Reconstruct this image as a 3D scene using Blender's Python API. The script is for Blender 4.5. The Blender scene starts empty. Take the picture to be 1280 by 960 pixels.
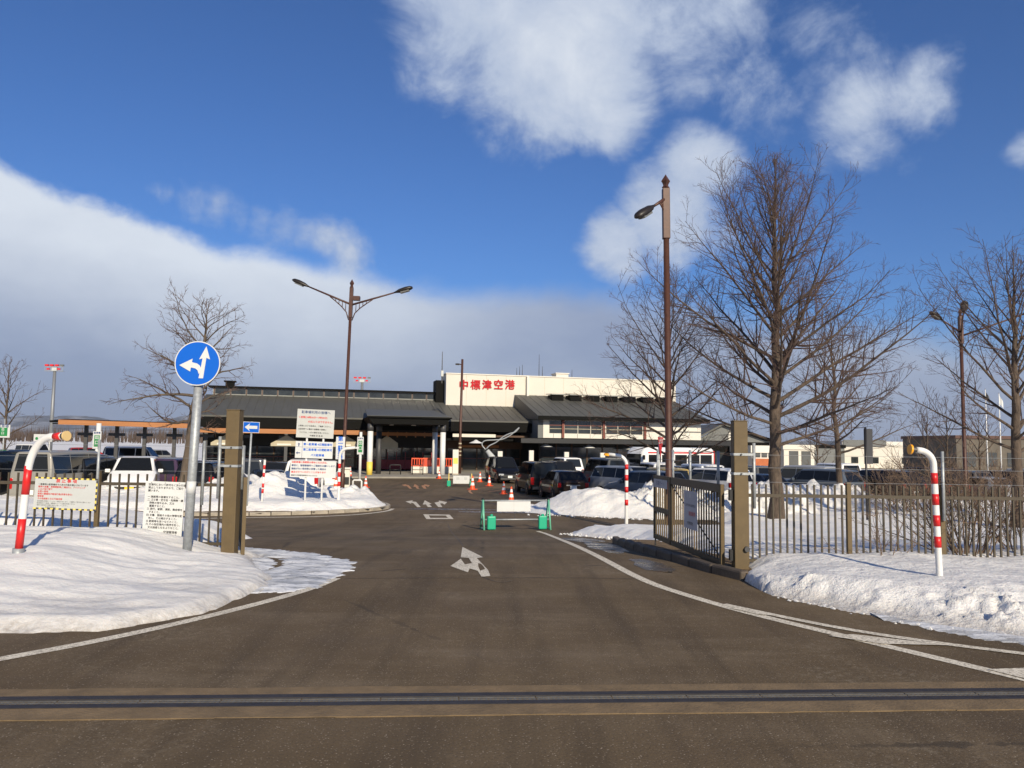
import bpy, math, random
from mathutils import Vector, Matrix, noise
R = math.radians
sc = bpy.context.scene
col = sc.collection

# ------------------------------------------------------------------ camera
F = 960.0; CAMZ = 1.65; YC = 554.0; ROLL = R(0.8); PITCH = math.atan((YC - 480) / F)
cam_d = bpy.data.cameras.new('camera'); cam = bpy.data.objects.new('camera', cam_d); col.objects.link(cam)
cam_d.sensor_width = 36; cam_d.lens = 36 * F / 1280; cam_d.clip_end = 60000; cam_d.clip_start = 0.05
cam.matrix_world = Matrix.Translation((0, 0, CAMZ)) @ Matrix.Rotation(math.pi / 2 + PITCH, 4, 'X') @ Matrix.Rotation(ROLL, 4, 'Z')
sc.camera = cam
# ------------------------------------------------------------------ sun and sky
SUN_AZ = R(21); SUN_EL = R(27)          # the sun stands behind the camera, a little to the right
sun_d = bpy.data.lights.new('sun', 'SUN'); sun_d.energy = 3.5; sun_d.angle = R(0.5); sun_d.color = (1.0, 0.87, 0.66)
sun = bpy.data.objects.new('sun', sun_d); col.objects.link(sun)
to_sun = Vector((math.sin(SUN_AZ) * math.cos(SUN_EL), -math.cos(SUN_AZ) * math.cos(SUN_EL), math.sin(SUN_EL)))
sun.rotation_euler = to_sun.to_track_quat('Z', 'Y').to_euler(); sun.location = to_sun * 50
vs = sc.view_settings; vs.view_transform = 'Standard'; vs.look = 'None'; vs.gamma = 1; vs.use_curve_mapping = False
vs.exposure = 0.68

def ray(px, py):
    a = (px - 640) / F; b = -(py - 480) / F
    c, s = math.cos(ROLL), math.sin(ROLL); a, b = a * c - b * s, a * s + b * c
    cp, sp = math.cos(PITCH), math.sin(PITCH)
    return Vector((a, cp - b * sp, sp + b * cp))
def ss(a, b, t):
    t = (t - a) / (b - a); t = 0 if t < 0 else 1 if t > 1 else t
    return t * t * (3 - 2 * t)
def gz(y): return -0.9 * ss(9.5, 25, y) - 0.35 * ss(24, 46, y)      # the yard lies about 1.2 m below the gate
def G(px, py, lift=0.0):                                            # pixel -> point on the ground
    r = ray(px, py); t = 5.0
    for i in range(120):
        t = t * .6 + .4 * (gz(t * r.y) + lift - CAMZ) / r.z
    return Vector((t * r.x, t * r.y, gz(t * r.y) + lift))
def P(px, py, y):                                                   # pixel -> point at forward distance y
    r = ray(px, py); t = y / r.y
    return Vector((t * r.x, y, CAMZ + t * r.z))
def X(px, y, py=600): return P(px, py, y).x

def build_world():
    w = bpy.data.worlds.new('World'); sc.world = w; w.use_nodes = True
    nt = w.node_tree; N = nt.nodes; Lk = nt.links; N.clear()
    def nd(t, **k):
        n = N.new(t)
        for a, b in k.items(): setattr(n, a, b)
        return n
    def setin(n, i, v):
        if hasattr(v, 'is_output'): Lk.new(v, n.inputs[i])
        else: n.inputs[i].default_value = v
    def m(op, a, b=0.0, c=0.0, clamp=False):
        n = nd('ShaderNodeMath', operation=op, use_clamp=clamp); setin(n, 0, a); setin(n, 1, b); setin(n, 2, c)
        return n.outputs[0]
    def mr(v, a, b, c, d, smooth=True):
        n = nd('ShaderNodeMapRange', interpolation_type='SMOOTHSTEP' if smooth else 'LINEAR')
        for i, q in enumerate((v, a, b, c, d)): setin(n, i, q)
        return n.outputs[0]
    def mix(f, a, b):
        n = nd('ShaderNodeMix', data_type='RGBA'); setin(n, 0, f)
        for i, q in ((6, a), (7, b)):
            if hasattr(q, 'is_output'): Lk.new(q, n.inputs[i])
            else: n.inputs[i].default_value = (*q, 1)
        return n.outputs[2]
    sky = nd('ShaderNodeTexSky', sky_type='NISHITA', sun_disc=False, sun_elevation=SUN_EL, sun_rotation=math.pi - SUN_AZ,
             altitude=50, air_density=1.0, dust_density=0.6, ozone_density=2.6)
    tc = nd('ShaderNodeTexCoord'); dirv = tc.outputs['Generated']
    sep = nd('ShaderNodeSeparateXYZ'); Lk.new(dirv, sep.inputs[0]); dx, dy, dz = sep.outputs
    def fbm(scale, detail, rough, off, stretch=(1, 1, 1), dist=0.0):
        mp = nd('ShaderNodeMapping'); Lk.new(dirv, mp.inputs[0]); mp.inputs[1].default_value = off; mp.inputs[3].default_value = stretch
        n = nd('ShaderNodeTexNoise'); Lk.new(mp.outputs[0], n.inputs['Vector'])
        n.inputs['Scale'].default_value = scale; n.inputs['Detail'].default_value = detail
        n.inputs['Roughness'].default_value = rough; n.inputs['Distortion'].default_value = dist
        return n.outputs[0]
    big = fbm(3.2, 7, .58, (3.1, .7, 1.9), (1, 1, 1.5), .25)
    fine = fbm(8.0, 12, .66, (1.2, 5.7, .3), (1, 1, 1.25), .35)
    nz = m('ADD', m('MULTIPLY', m('SUBTRACT', big, .5), .75), m('MULTIPLY', m('SUBTRACT', fine, .5), .55))
    # cumulus: soft lumps of cloud, each round a direction, broken up by the noise
    lumps = None
    for (px, py, rad, amp) in [(620, -40, .25, .62), (700, 60, .22, .62), (560, 40, .16, .50), (510, 20, .12, .36), (770, 150, .11, .46), (880, 30, .17, .50), (1000, 60, .14, .40),
                               (1150, 120, .085, .36), (1060, 130, .11, .37), (1080, 190, .09, .33), (1030, 210, .07, .28), (940, 100, .13, .44), (870, 215, .10, .62), (840, 260, .115, .66), (770, 300, .085, .56), (900, 290, .08, .42), (1135, 215, .045, .28),
                               *[(245 + 27 * i, 254 + 7.2 * i, .062 + .008 * math.sin(i * 2.1), .40) for i in range(8)], (205, 241, .04, .36), (1300, 185, .06, .40), (1250, 300, .13, .12)]:
        c = ray(px, py).normalized()
        v = nd('ShaderNodeVectorMath', operation='DISTANCE'); Lk.new(dirv, v.inputs[0]); v.inputs[1].default_value = c
        b = mr(v.outputs['Value'], 0.0, rad * 1.25, amp, 0.0)
        lumps = b if lumps is None else m('MAXIMUM', lumps, b)
    # unseen broken cumulus goes on behind the viewer, thinned to weaken the fill light
    behind = mr(dy, .45, .1, 0.0, .18)
    dens = m('ADD', m('MAXIMUM', lumps, behind), m('MULTIPLY', nz, 1.0))
    cum = mr(dens, .25, .50, 0.0, .95)
    # stratus bank low over the horizon, rising towards the left
    az = m('DIVIDE', dx, m('MAXIMUM', m('ABSOLUTE', dy), .3))
    top = m('ADD', m('ADD', .205, m('MULTIPLY', m('MAXIMUM', m('SUBTRACT', -.16, az), 0.0), .16)), m('MULTIPLY', m('MAXIMUM', m('SUBTRACT', az, .06), 0.0), -.13))
    top = m('ADD', m('MAXIMUM', top, .07), m('MULTIPLY', nz, .085))
    top = m('MINIMUM', top, .36)
    soft = mr(az, -.5, .3, .016, .05, False)
    bank = mr(m('DIVIDE', m('SUBTRACT', top, dz), soft), -.25, 1.0, 0.0, .95)
    # brightness inside the bank: sunlit towards its upper left edge, grey below
    lit = m('MULTIPLY', mr(az, -.30, .08, 1.0, .12), mr(m('SUBTRACT', top, dz), .015, .20, 1.0, .0))
    lit = m('ADD', lit, m('MULTIPLY', m('SUBTRACT', fbm(4.5, 9, .6, (7, 2, 4), (1, 1, 2.2)), .5), .75), clamp=True)
    bankc = mix(lit, (3.2, 3.85, 5.4), (7.8, 8.4, 9.2))
    cumc = mix(mr(m('ADD', dens, m('MULTIPLY', nz, .5)), .3, 1.0, 0.0, 1.0), (4.5, 5.4, 7.2), (8.2, 8.7, 9.4))
    skyc = nd('ShaderNodeMix', data_type='RGBA', blend_type='MULTIPLY'); skyc.inputs[0].default_value = 1
    Lk.new(sky.outputs[0], skyc.inputs[6]); skyc.inputs[7].default_value = SKYTINT
    c1 = mix(bank, skyc.outputs[2], bankc)
    c2 = mix(cum, c1, cumc)
    bg = nd('ShaderNodeBackground'); bg.inputs[1].default_value = 0.06
    Lk.new(c2, bg.inputs[0]); out = nd('ShaderNodeOutputWorld'); Lk.new(bg.outputs[0], out.inputs[0])
SKYTINT = (0.44, 0.71, 1.13, 1)
build_world()

# ------------------------------------------------------------------ materials
MATS = {}
def mat(name, color, rough=.6, metal=0.0, vary=0.0, vscale=6.0, bump=0.0, bscale=40.0, spec=.5, coat=0.0, stretch=None):
    m = bpy.data.materials.new(name); m.use_nodes = True; MATS[name] = m
    nt = m.node_tree; b = nt.nodes['Principled BSDF']; b.inputs['Base Color'].default_value = (*color, 1)
    b.inputs['Roughness'].default_value = rough; b.inputs['Metallic'].default_value = metal
    b.inputs['Specular IOR Level'].default_value = spec; b.inputs['Coat Weight'].default_value = coat
    tc = nt.nodes.new('ShaderNodeTexCoord'); src = tc.outputs['Object']
    if stretch:
        mp = nt.nodes.new('ShaderNodeMapping'); mp.inputs[3].default_value = stretch; nt.links.new(src, mp.inputs[0]); src = mp.outputs[0]
    if vary:
        n = nt.nodes.new('ShaderNodeTexNoise'); n.inputs['Scale'].default_value = vscale; n.inputs['Detail'].default_value = 6; n.inputs['Roughness'].default_value = .65
        nt.links.new(src, n.inputs['Vector'])
        r = nt.nodes.new('ShaderNodeMapRange'); r.inputs[1].default_value = .3; r.inputs[2].default_value = .7
        r.inputs[3].default_value = 1 - vary; r.inputs[4].default_value = 1 + vary; nt.links.new(n.outputs[0], r.inputs[0])
        h = nt.nodes.new('ShaderNodeVectorMath'); h.operation = 'SCALE'; h.inputs[0].default_value = color
        nt.links.new(r.outputs[0], h.inputs['Scale']); nt.links.new(h.outputs[0], b.inputs['Base Color'])
    if bump:
        n = nt.nodes.new('ShaderNodeTexNoise'); n.inputs['Scale'].default_value = bscale; n.inputs['Detail'].default_value = 5; nt.links.new(src, n.inputs['Vector'])
        p = nt.nodes.new('ShaderNodeBump'); p.inputs['Strength'].default_value = bump; p.inputs['Distance'].default_value = .02
        nt.links.new(n.outputs[0], p.inputs['Height']); nt.links.new(p.outputs[0], b.inputs['Normal'])
    return m

class NT:                                     # tiny helper for the richer surface materials
    def __init__(s, name):
        s.m = bpy.data.materials.new(name); s.m.use_nodes = True; MATS[name] = s.m; s.t = s.m.node_tree; s.b = s.t.nodes['Principled BSDF']
        g = s.t.nodes.new('ShaderNodeNewGeometry'); s.pos = g.outputs['Position']
    def vec(s, stretch):
        mp = s.t.nodes.new('ShaderNodeMapping'); mp.inputs[3].default_value = stretch; s.t.links.new(s.pos, mp.inputs[0]); return mp.outputs[0]
    def noise(s, scale, detail=6, rough=.6, stretch=None, dist=0.0):
        n = s.t.nodes.new('ShaderNodeTexNoise'); n.inputs['Scale'].default_value = scale; n.inputs['Detail'].default_value = detail
        n.inputs['Roughness'].default_value = rough; n.inputs['Distortion'].default_value = dist
        s.t.links.new(s.vec(stretch) if stretch else s.pos, n.inputs['Vector']); return n.outputs[0]
    def voro(s, scale, feat='F1'):
        n = s.t.nodes.new('ShaderNodeTexVoronoi'); n.inputs['Scale'].default_value = scale; n.feature = feat; s.t.links.new(s.pos, n.inputs['Vector']); return n
    def ramp(s, v, a, b, c=0.0, d=1.0):
        n = s.t.nodes.new('ShaderNodeMapRange'); s.t.links.new(v, n.inputs[0])
        for i, q in enumerate((a, b, c, d)): n.inputs[i + 1].default_value = q
        return n.outputs[0]
    def mix(s, f, a, b):
        n = s.t.nodes.new('ShaderNodeMix'); n.data_type = 'RGBA'
        if hasattr(f, 'is_output'): s.t.links.new(f, n.inputs[0])
        else: n.inputs[0].default_value = f
        for i, q in ((6, a), (7, b)):
            if hasattr(q, 'is_output'): s.t.links.new(q, n.inputs[i])
            else: n.inputs[i].default_value = (*q, 1)
        return n.outputs[2]
    def math(s, op, a, b):
        n = s.t.nodes.new('ShaderNodeMath'); n.operation = op
        for i, q in enumerate((a, b)):
            if hasattr(q, 'is_output'): s.t.links.new(q, n.inputs[i])
            else: n.inputs[i].default_value = q
        return n.outputs[0]
    def put(s, name, v):
        if hasattr(v, 'is_output'): s.t.links.new(v, s.b.inputs[name])
        else: s.b.inputs[name].default_value = v
    def bump(s, v, strength, dist):
        p = s.t.nodes.new('ShaderNodeBump'); p.inputs['Strength'].default_value = strength; p.inputs['Distance'].default_value = dist
        s.t.links.new(v, p.inputs['Height']); s.t.links.new(p.outputs[0], s.b.inputs['Normal'])

def asphalt():
    s = NT('asphalt')
    base = s.mix(s.ramp(s.noise(.28, 7, .68), .36, .64), (.104, .074, .043), (.160, .117, .070))
    base = s.mix(s.ramp(s.noise(.9, 6, .7, (.35, 1.4, 1)), .50, .70, 0, .75), base, (.200, .154, .103))
    base = s.mix(s.ramp(s.noise(1.7, 4, .6, (1.3, .11, 1)), .47, .66, 0, .75), base, (.072, .053, .034))
    base = s.mix(s.math('MULTIPLY', s.ramp(s.noise(.55, 6, .7), .52, .66), s.ramp(s.noise(17, 5, .75), .48, .62, 0, .6)), base, (.27, .225, .165))
    base = s.mix(s.ramp(s.noise(.42, 6, .72, (1, .6, 1), .8), .60, .66, 0, .5), base, (.068, .052, .036))
    grit = s.noise(70, 3, .7); base = s.mix(s.ramp(s.noise(6, 6, .75), .35, .65, .35, 0), base, (.10, .074, .045)); base = s.mix(s.ramp(grit, .32, .50, .7, 0), base, (.062, .048, .034))
    st = s.voro(46); base = s.mix(s.ramp(st.outputs['Distance'], .12, .26, .8, 0), base, s.mix(s.ramp(s.noise(15, 2), .45, .6), (.18, .14, .10), (.36, .30, .23)))
    # fine cracks and sealed joints
    wob = s.noise(.5, 3)
    cr = s.voro(.16, 'DISTANCE_TO_EDGE'); crk = s.math('ADD', cr.outputs['Distance'], s.math('MULTIPLY', s.math('SUBTRACT', s.noise(2.3, 6, .7), .5), .05))
    f = s.math('MULTIPLY', s.ramp(crk, .001, .0035, .7, 0), s.ramp(wob, .45, .6))
    base = s.mix(f, base, (.05, .04, .03))
    s.put('Base Color', base)
    s.put('Roughness', s.ramp(s.noise(.7, 4), .3, .7, .72, .92)); s.put('Specular IOR Level', .15)
    s.bump(s.math('ADD', s.noise(110, 3), s.math('MULTIPLY', st.outputs['Distance'], .8)), .35, .006)
asphalt()
def snow(name, dirt, lump=.35, tint=(.745, .735, .715), rim=False):
    s = NT(name)
    c = s.mix(s.ramp(s.noise(.8, 5, .6), .45, .75, 0, .35), tint, (.69, .685, .675))
    c = s.mix(s.ramp(s.noise(2.6, 8, .75, (1, 1, 1)), .60 - .12 * dirt, .80, 0, .8 * dirt), c, (.36, .31, .255))
    c = s.mix(s.ramp(s.noise(24, 6, .75), .66 - .05 * dirt, .8, 0, .55 * dirt), c, (.17, .14, .11))
    if rim:                                     # grit thrown up by wheels along the foot of the bank
        sp_ = s.t.nodes.new('ShaderNodeSeparateXYZ'); s.t.links.new(s.pos, sp_.inputs[0])
        foot = s.ramp(s.math('ADD', sp_.outputs[2], s.math('MULTIPLY', s.math('SUBTRACT', s.noise(3.5, 6, .7), .5), .16)), .0, .13, 1, 0)
        c = s.mix(s.math('MULTIPLY', foot, s.ramp(s.noise(16, 7, .75), .35, .62, .25, .85)), c, (.30, .265, .225))
    s.put('Base Color', c); s.put('Roughness', .62); s.put('Specular IOR Level', .35)
    s.put('Subsurface Weight', .12); s.b.inputs['Subsurface Radius'].default_value = (.03, .045, .06); s.b.inputs['Subsurface Scale'].default_value = .5
    h = s.math('ADD', s.noise(7, 8, .6), s.math('MULTIPLY', s.noise(38, 5, .6), .3)); s.bump(h, lump, .06)
snow('snow_clean', .12, .25); snow('snow_drift', .16, .4, (.70, .69, .67), True); snow('snow_wall', .34, .8, rim=True); snow('snow_rough', .32, .8); snow('snow_pile', .30, .7, (.77, .76, .735)); snow('snow_far', .25, .2)
def slush():
    s = NT('slush')
    f = s.ramp(s.noise(3.2, 8, .7, (.55, 2.2, 1), .6), .34, .54); g = s.ramp(s.noise(14, 7, .7, (.6, 1.8, 1)), .42, .6)
    k = s.math('MAXIMUM', s.math('MULTIPLY', f, .85), s.math('MULTIPLY', g, .55))
    c = s.mix(k, (.165, .17, .18), (.80, .815, .84)); c = s.mix(s.ramp(s.noise(5, 5, .7), .60, .72, 0, .7), c, (.10, .085, .068))
    s.put('Base Color', c); s.put('Roughness', s.ramp(k, 0, 1, .22, .6)); s.bump(s.math('ADD', k, s.noise(30, 5)), .5, .03)
slush()
s_ = NT('tar'); s_.put('Base Color', s_.mix(s_.ramp(s_.noise(5, 6, .7), .4, .6), (.035, .027, .02), (.11, .08, .048))); s_.put('Roughness', .8)
def grassy():
    s = NT('dead_grass')
    c = s.mix(s.ramp(s.noise(9, 7, .75, (1, 1, 2)), .35, .65), (.07, .045, .022), (.27, .175, .085)); c = s.mix(s.ramp(s.noise(40, 4, .7), .55, .7), c, (.36, .26, .14))
    s.put('Base Color', c); s.put('Roughness', .95); s.bump(s.noise(45, 6, .8), 1.0, .04)
grassy()
def paint_mat(name, c0, wear, under=(.13, .10, .065)):
    s = NT(name)
    k = s.ramp(s.noise(38, 6, .75), .5 - wear * .10, .62 - wear * .10, 0, 1)
    k = s.math('MULTIPLY', k, s.ramp(s.noise(2.2, 5, .7), .25, .5, .45, 1)) if wear > .5 else k
    s.put('Base Color', s.mix(s.math('SUBTRACT', 1.0, k) if wear < 0 else s.ramp(k, 0, 1, .35 * wear, 1), under, c0)); s.put('Roughness', .75); s.bump(s.noise(110, 3), .3, .004)
paint_mat('line_paint', (.74, .68, .56), .9); paint_mat('line_old', (.42, .37, .29), 1.4); paint_mat('line_orange', (.46, .22, .10), 1.2)
mat('galvanised', (.33, .35, .36), .5, .35, .22, 22, .1, 60)
mat('gate_brown', (.108, .074, .031), .65, 0, .16, 5, .06, 30); mat('gate_dark', (.055, .040, .022), .5, 0, .15, 5)
mat('fence_brown', (.056, .043, .026), .65, 0, .15, 8)
mat('steel', (.24, .25, .26), .5, .5); mat('white_paint', (.68, .68, .66), .4, 0, .06, 4, .04, 30); mat('red_paint', (.58, .015, .014), .38, 0, .08, 6)
mat('orange_reflector', (.85, .36, .01), .3); mat('amber_reflector', (.70, .50, .22), .35); mat('black_plastic', (.012, .012, .013), .45); mat('dark_grey', (.05, .05, .052), .5)
mat('sign_white', (.58, .59, .58), .45, 0, .05, 3); mat('sign_grey', (.46, .475, .46), .5, 0, .06, 3); mat('sign_blue', (.003, .105, .52), .5, spec=.2); mat('ink_black', (.03, .03, .035), .6); mat('ink_navy', (.03, .06, .17), .6)
mat('ink_red', (.55, .03, .03), .6); mat('ink_green', (.02, .22, .06), .5); mat('sign_yellow', (.78, .58, .10), .5); mat('plate_lilac', (.40, .41, .46), .5, 0, .08, 5)
mat('sign_back', (.22, .23, .24), .5, .4); mat('lamp_brown', (.070, .029, .018), .5, .1, .22, 9); mat('lamp_glass', (.14, .14, .13), .25); mat('lamp_head', (.018, .014, .011), .45)
mat('concrete', (.34, .30, .24), .85, 0, .25, 5, .3, 40); mat('concrete_brown', (.165, .114, .06), .9, 0, .3, 4, .35, 50); mat('drain_steel', (.026, .022, .022), .65, 0, .35, 9, .1, 50)
mat('kerb_wet', (.075, .058, .042), .7, 0, .35, 6, .4, 40); mat('drain_grate', (.105, .102, .095), .6, .1, .3, 14); mat('bark', (.080, .058, .042), .9, 0, .5, 12, 1.0, 30, stretch=(1, 1, .25)); mat('bark_pale', (.095, .072, .052), .9, 0, .3, 6, .6, 20, stretch=(1, 1, .25))
mat('twig', (.082, .050, .038), .85, 0, .2, 3); mat('twig_shrub', (.15, .10, .066), .85, 0, .25, 5)
mat('green_plastic', (.01, .36, .20), .4); mat('green_pipe', (.14, .45, .30), .4, .1); mat('cone_orange', (.80, .085, .02), .45); mat('cone_white', (.78, .78, .77), .45)
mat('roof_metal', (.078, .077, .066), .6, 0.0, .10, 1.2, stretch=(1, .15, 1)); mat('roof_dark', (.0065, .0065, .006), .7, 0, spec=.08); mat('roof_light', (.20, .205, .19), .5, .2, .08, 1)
mat('wall_cream', (.60, .565, .49), .7, 0, .03, .6); mat('wall_white', (.66, .63, .56), .7, 0, .04, .8); mat('wall_grey', (.14, .145, .14), .7, 0, .08, 1); mat('wood_orange', (.36, .145, .045), .6, 0, .2, 2, stretch=(.2, 1, 4))
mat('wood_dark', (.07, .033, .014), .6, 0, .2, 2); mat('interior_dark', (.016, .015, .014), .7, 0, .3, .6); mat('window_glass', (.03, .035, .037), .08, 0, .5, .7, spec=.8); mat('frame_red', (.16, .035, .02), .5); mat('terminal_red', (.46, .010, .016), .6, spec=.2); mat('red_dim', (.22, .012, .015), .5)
mat('gable_beige', (.42, .37, .26), .7, 0, .1, 2); mat('car_glass', (.010, .011, .012), .06, 0, 0, spec=.35); mat('tyre', (.018, .018, .018), .85); mat('rim', (.42, .43, .44), .35, .8)
mat('tail_red', (.42, .008, .008), .2, coat=.5); mat('head_clear', (.55, .57, .58), .12, .3, coat=.6); mat('plate_white', (.75, .75, .73), .5); mat('plate_yellow', (.80, .50, .02), .5)
mat('pavement', (.27, .25, .21), .9, 0, .15, 1.2); mat('brick_orange', (.40, .115, .04), .8, 0, .15, 2); mat('stone_brown', (.105, .09, .07), .85, 0, .2, .8)
mat('far_wood', (.070, .050, .040), .95, 0, .35, .3); mat('hill', (.10, .11, .13), .9, 0, .5, .003)
for k, c in dict(black=(.005, .005, .006), white=(.76, .76, .75), silver=(.36, .37, .38), greige=(.30, .285, .25), grey=(.075, .078, .082), navy=(.012, .018, .035), plum=(.04, .022, .05), brown=(.035, .022, .017), steelblue=(.085, .105, .135), red=(.33, .014, .014), gold=(.42, .30, .09)).items():
    mat('paint_' + k, c, .55, .35 if k in ('silver', 'greige', 'steelblue', 'plum', 'brown') else 0, coat=.5, spec=.12)
M = MATS

# ------------------------------------------------------------------ mesh builder
class MB:
    def __init__(s): s.v = []; s.f = []; s.mi = []; s.cur = 0
    def add(s, vs, fs):
        o = len(s.v); s.v += [tuple(q) for q in vs]
        for f in fs: s.f.append(tuple(i + o for i in f)); s.mi.append(s.cur)
    def box(s, c, d, rot=None):
        x, y, z = d[0] / 2, d[1] / 2, d[2] / 2
        vs = [Vector((a * x, b * y, e * z)) for e in (-1, 1) for b in (-1, 1) for a in (-1, 1)]
        if rot is not None: vs = [rot @ q for q in vs]
        c = Vector(c); s.add([q + c for q in vs], [(0, 2, 3, 1), (4, 5, 7, 6), (0, 1, 5, 4), (2, 6, 7, 3), (0, 4, 6, 2), (1, 3, 7, 5)]); return s
    def bx(s, x0, x1, y0, y1, z0, z1): return s.box(((x0 + x1) / 2, (y0 + y1) / 2, (z0 + z1) / 2), (x1 - x0, y1 - y0, z1 - z0))
    def tube(s, pts, rad, n=8, cap=True):
        pts = [Vector(p) for p in pts]; k = len(pts)
        if not hasattr(rad, '__len__'): rad = [rad] * k
        o = len(s.v); ref = None
        for i, p in enumerate(pts):
            t = (pts[min(i + 1, k - 1)] - pts[max(i - 1, 0)])
            t = t.normalized() if t.length > 1e-9 else Vector((0, 0, 1))
            if ref is None: ref = Vector((1, 0, 0)) if abs(t.x) < .8 else Vector((0, 1, 0))
            a = (ref - t * ref.dot(t)); a = a.normalized() if a.length > 1e-6 else t.orthogonal().normalized()
            b = t.cross(a); ref = a
            for j in range(n):
                q = 2 * math.pi * j / n; s.v.append(tuple(p + (a * math.cos(q) + b * math.sin(q)) * rad[i]))
        for i in range(k - 1):
            for j in range(n):
                j2 = (j + 1) % n; s.f.append((o + i * n + j, o + i * n + j2, o + (i + 1) * n + j2, o + (i + 1) * n + j)); s.mi.append(s.cur)
        if cap:
            s.f.append(tuple(o + j for j in reversed(range(n)))); s.mi.append(s.cur)
            s.f.append(tuple(o + (k - 1) * n + j for j in range(n))); s.mi.append(s.cur)
        return s
    def prism(s, poly, axis, a, b):                     # polygon in the plane across 'axis', extruded from a to b
        n = len(poly)
        def mk(p, q): return {'x': (q, p[0], p[1]), 'y': (p[0], q, p[1]), 'z': (p[0], p[1], q)}[axis]
        s.add([mk(p, a) for p in poly] + [mk(p, b) for p in poly],
              [tuple(range(n)), tuple(reversed(range(n, 2 * n)))] + [(i, i + n, (i + 1) % n + n, (i + 1) % n) for i in range(n)]); return s
    def lathe(s, prof, n=16, at=(0, 0, 0)):
        o = len(s.v)
        for r, z in prof:
            for j in range(n): q = 2 * math.pi * j / n; s.v.append((at[0] + r * math.cos(q), at[1] + r * math.sin(q), at[2] + z))
        for i in range(len(prof) - 1):
            for j in range(n): j2 = (j + 1) % n; s.f.append((o + i * n + j, o + i * n + j2, o + (i + 1) * n + j2, o + (i + 1) * n + j)); s.mi.append(s.cur)
        return s
    def build(s, name, m, parent=None, smooth=False, fix=True):
        me = bpy.data.meshes.new(name); me.from_pydata(s.v, [], s.f)
        for q in (m if isinstance(m, (list, tuple)) else [m]): me.materials.append(M[q])
        if isinstance(m, (list, tuple)): me.polygons.foreach_set('material_index', s.mi)
        if fix and len(s.f) < 20000:
            import bmesh
            bm = bmesh.new(); bm.from_mesh(me); bmesh.ops.recalc_face_normals(bm, faces=bm.faces); bm.to_mesh(me); bm.free()
        if smooth: me.polygons.foreach_set('use_smooth', [True] * len(me.polygons))
        me.update(); return link(name, me, parent)
def link(name, me, parent=None):
    o = bpy.data.objects.new(name, me); col.objects.link(o)
    if parent is not None: o.parent = parent
    return o
def bevel(o, w, seg=2):
    b = o.modifiers.new('bevel', 'BEVEL'); b.width = w; b.segments = seg; b.limit_method = 'ANGLE'; return o
def empty(name, loc=(0, 0, 0), rz=0.0, label=None, cat=None, group=None):
    o = link(name, None); o.empty_display_size = .2; o.location = loc; o.rotation_euler = (0, 0, rz)
    if label: tag(o, label, cat, group)
    return o
def tag(o, label, cat, group=None):
    o['label'] = label; o['category'] = cat
    if group: o['group'] = group
    return o
def struct(o): o['kind'] = 'structure'; return o
KIDS = {}
def copy_tree(o, parent=None):
    c = o.copy(); col.objects.link(c); c.parent = parent
    for ch in o.children: copy_tree(ch, c)
    return c
def text(s, size, m, parent, loc, align='LEFT', bold=0.0, sx=1.0, res=2, name='lettering', spacing=1.0, fat=None):
    cu = bpy.data.curves.new('t', 'FONT'); cu.body = s; cu.size = size; cu.align_x = align; cu.align_y = 'CENTER'; cu.resolution_u = res
    fat = bold * 1.0 if fat is None else fat; cu.fill_mode = 'FRONT'; cu.space_character = spacing
    t = bpy.data.objects.new('t', cu); col.objects.link(t); bpy.context.view_layer.update()
    me = bpy.data.meshes.new_from_object(t.evaluated_get(bpy.context.evaluated_depsgraph_get()))
    bpy.data.objects.remove(t); bpy.data.curves.remove(cu)
    me.transform(Matrix.Rotation(math.pi / 2, 4, 'X') @ Matrix.Diagonal((sx, 1, 1, 1))); me.materials.clear(); me.materials.append(M[m])
    if fat:
        import bmesh
        bm = bmesh.new(); n_ = 0
        for dx_, dz_ in ((0, 0), (fat, fat), (-fat, fat), (fat, -fat), (-fat, -fat)):
            k_ = len(bm.verts); bm.from_mesh(me); bm.verts.ensure_lookup_table(); bmesh.ops.translate(bm, verts=bm.verts[k_:], vec=(dx_, -.0003 * n_, dz_)); n_ += 1
        bm.to_mesh(me); bm.free()
    o = link(name, me, parent); o.location = loc
    if len(s) > 3: o['kind'] = 'stuff'              # small print, too fine to pick apart
    return o
def nz(x, y, s, oc=4, seed=0.0): return noise.fractal(Vector((x * s, y * s, seed)), 1.0, 2.0, oc)

# ------------------------------------------------------------------ ground sheets
def grid(name, xs, ys, zf, m, smooth=True):
    nx = len(xs); v = [(x, y, zf(x, y)) for y in ys for x in xs]
    f = [(j * nx + i, j * nx + i + 1, (j + 1) * nx + i + 1, (j + 1) * nx + i) for j in range(len(ys) - 1) for i in range(nx - 1)]
    me = bpy.data.meshes.new(name); me.from_pydata(v, [], f); me.materials.append(M[m])
    if smooth: me.polygons.foreach_set('use_smooth', [True] * len(me.polygons))
    return link(name, me)
def rng(a, b, st): n = max(1, int(round((b - a) / st))); return [a + (b - a) * i / n for i in range(n + 1)]
gx = [-14000, -6000, -2500, -1000, -400, -150, -80] + rng(-60, 60, 8) + [80, 150, 400, 1000, 2500, 6000, 14000]
gy = [-3000, -600, -120, -30, -12] + rng(-6, 60, 1.5) + [70, 85, 100, 130, 170, 240, 400, 800, 1600, 3500, 8000, 15000]
struct(grid('ground', gx, gy, lambda x, y: gz(y) - .12, 'snow_far'))
struct(grid('road', rng(-48, 48, 1.5), rng(-12, 62, .5), lambda x, y: gz(y), 'asphalt'))

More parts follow.
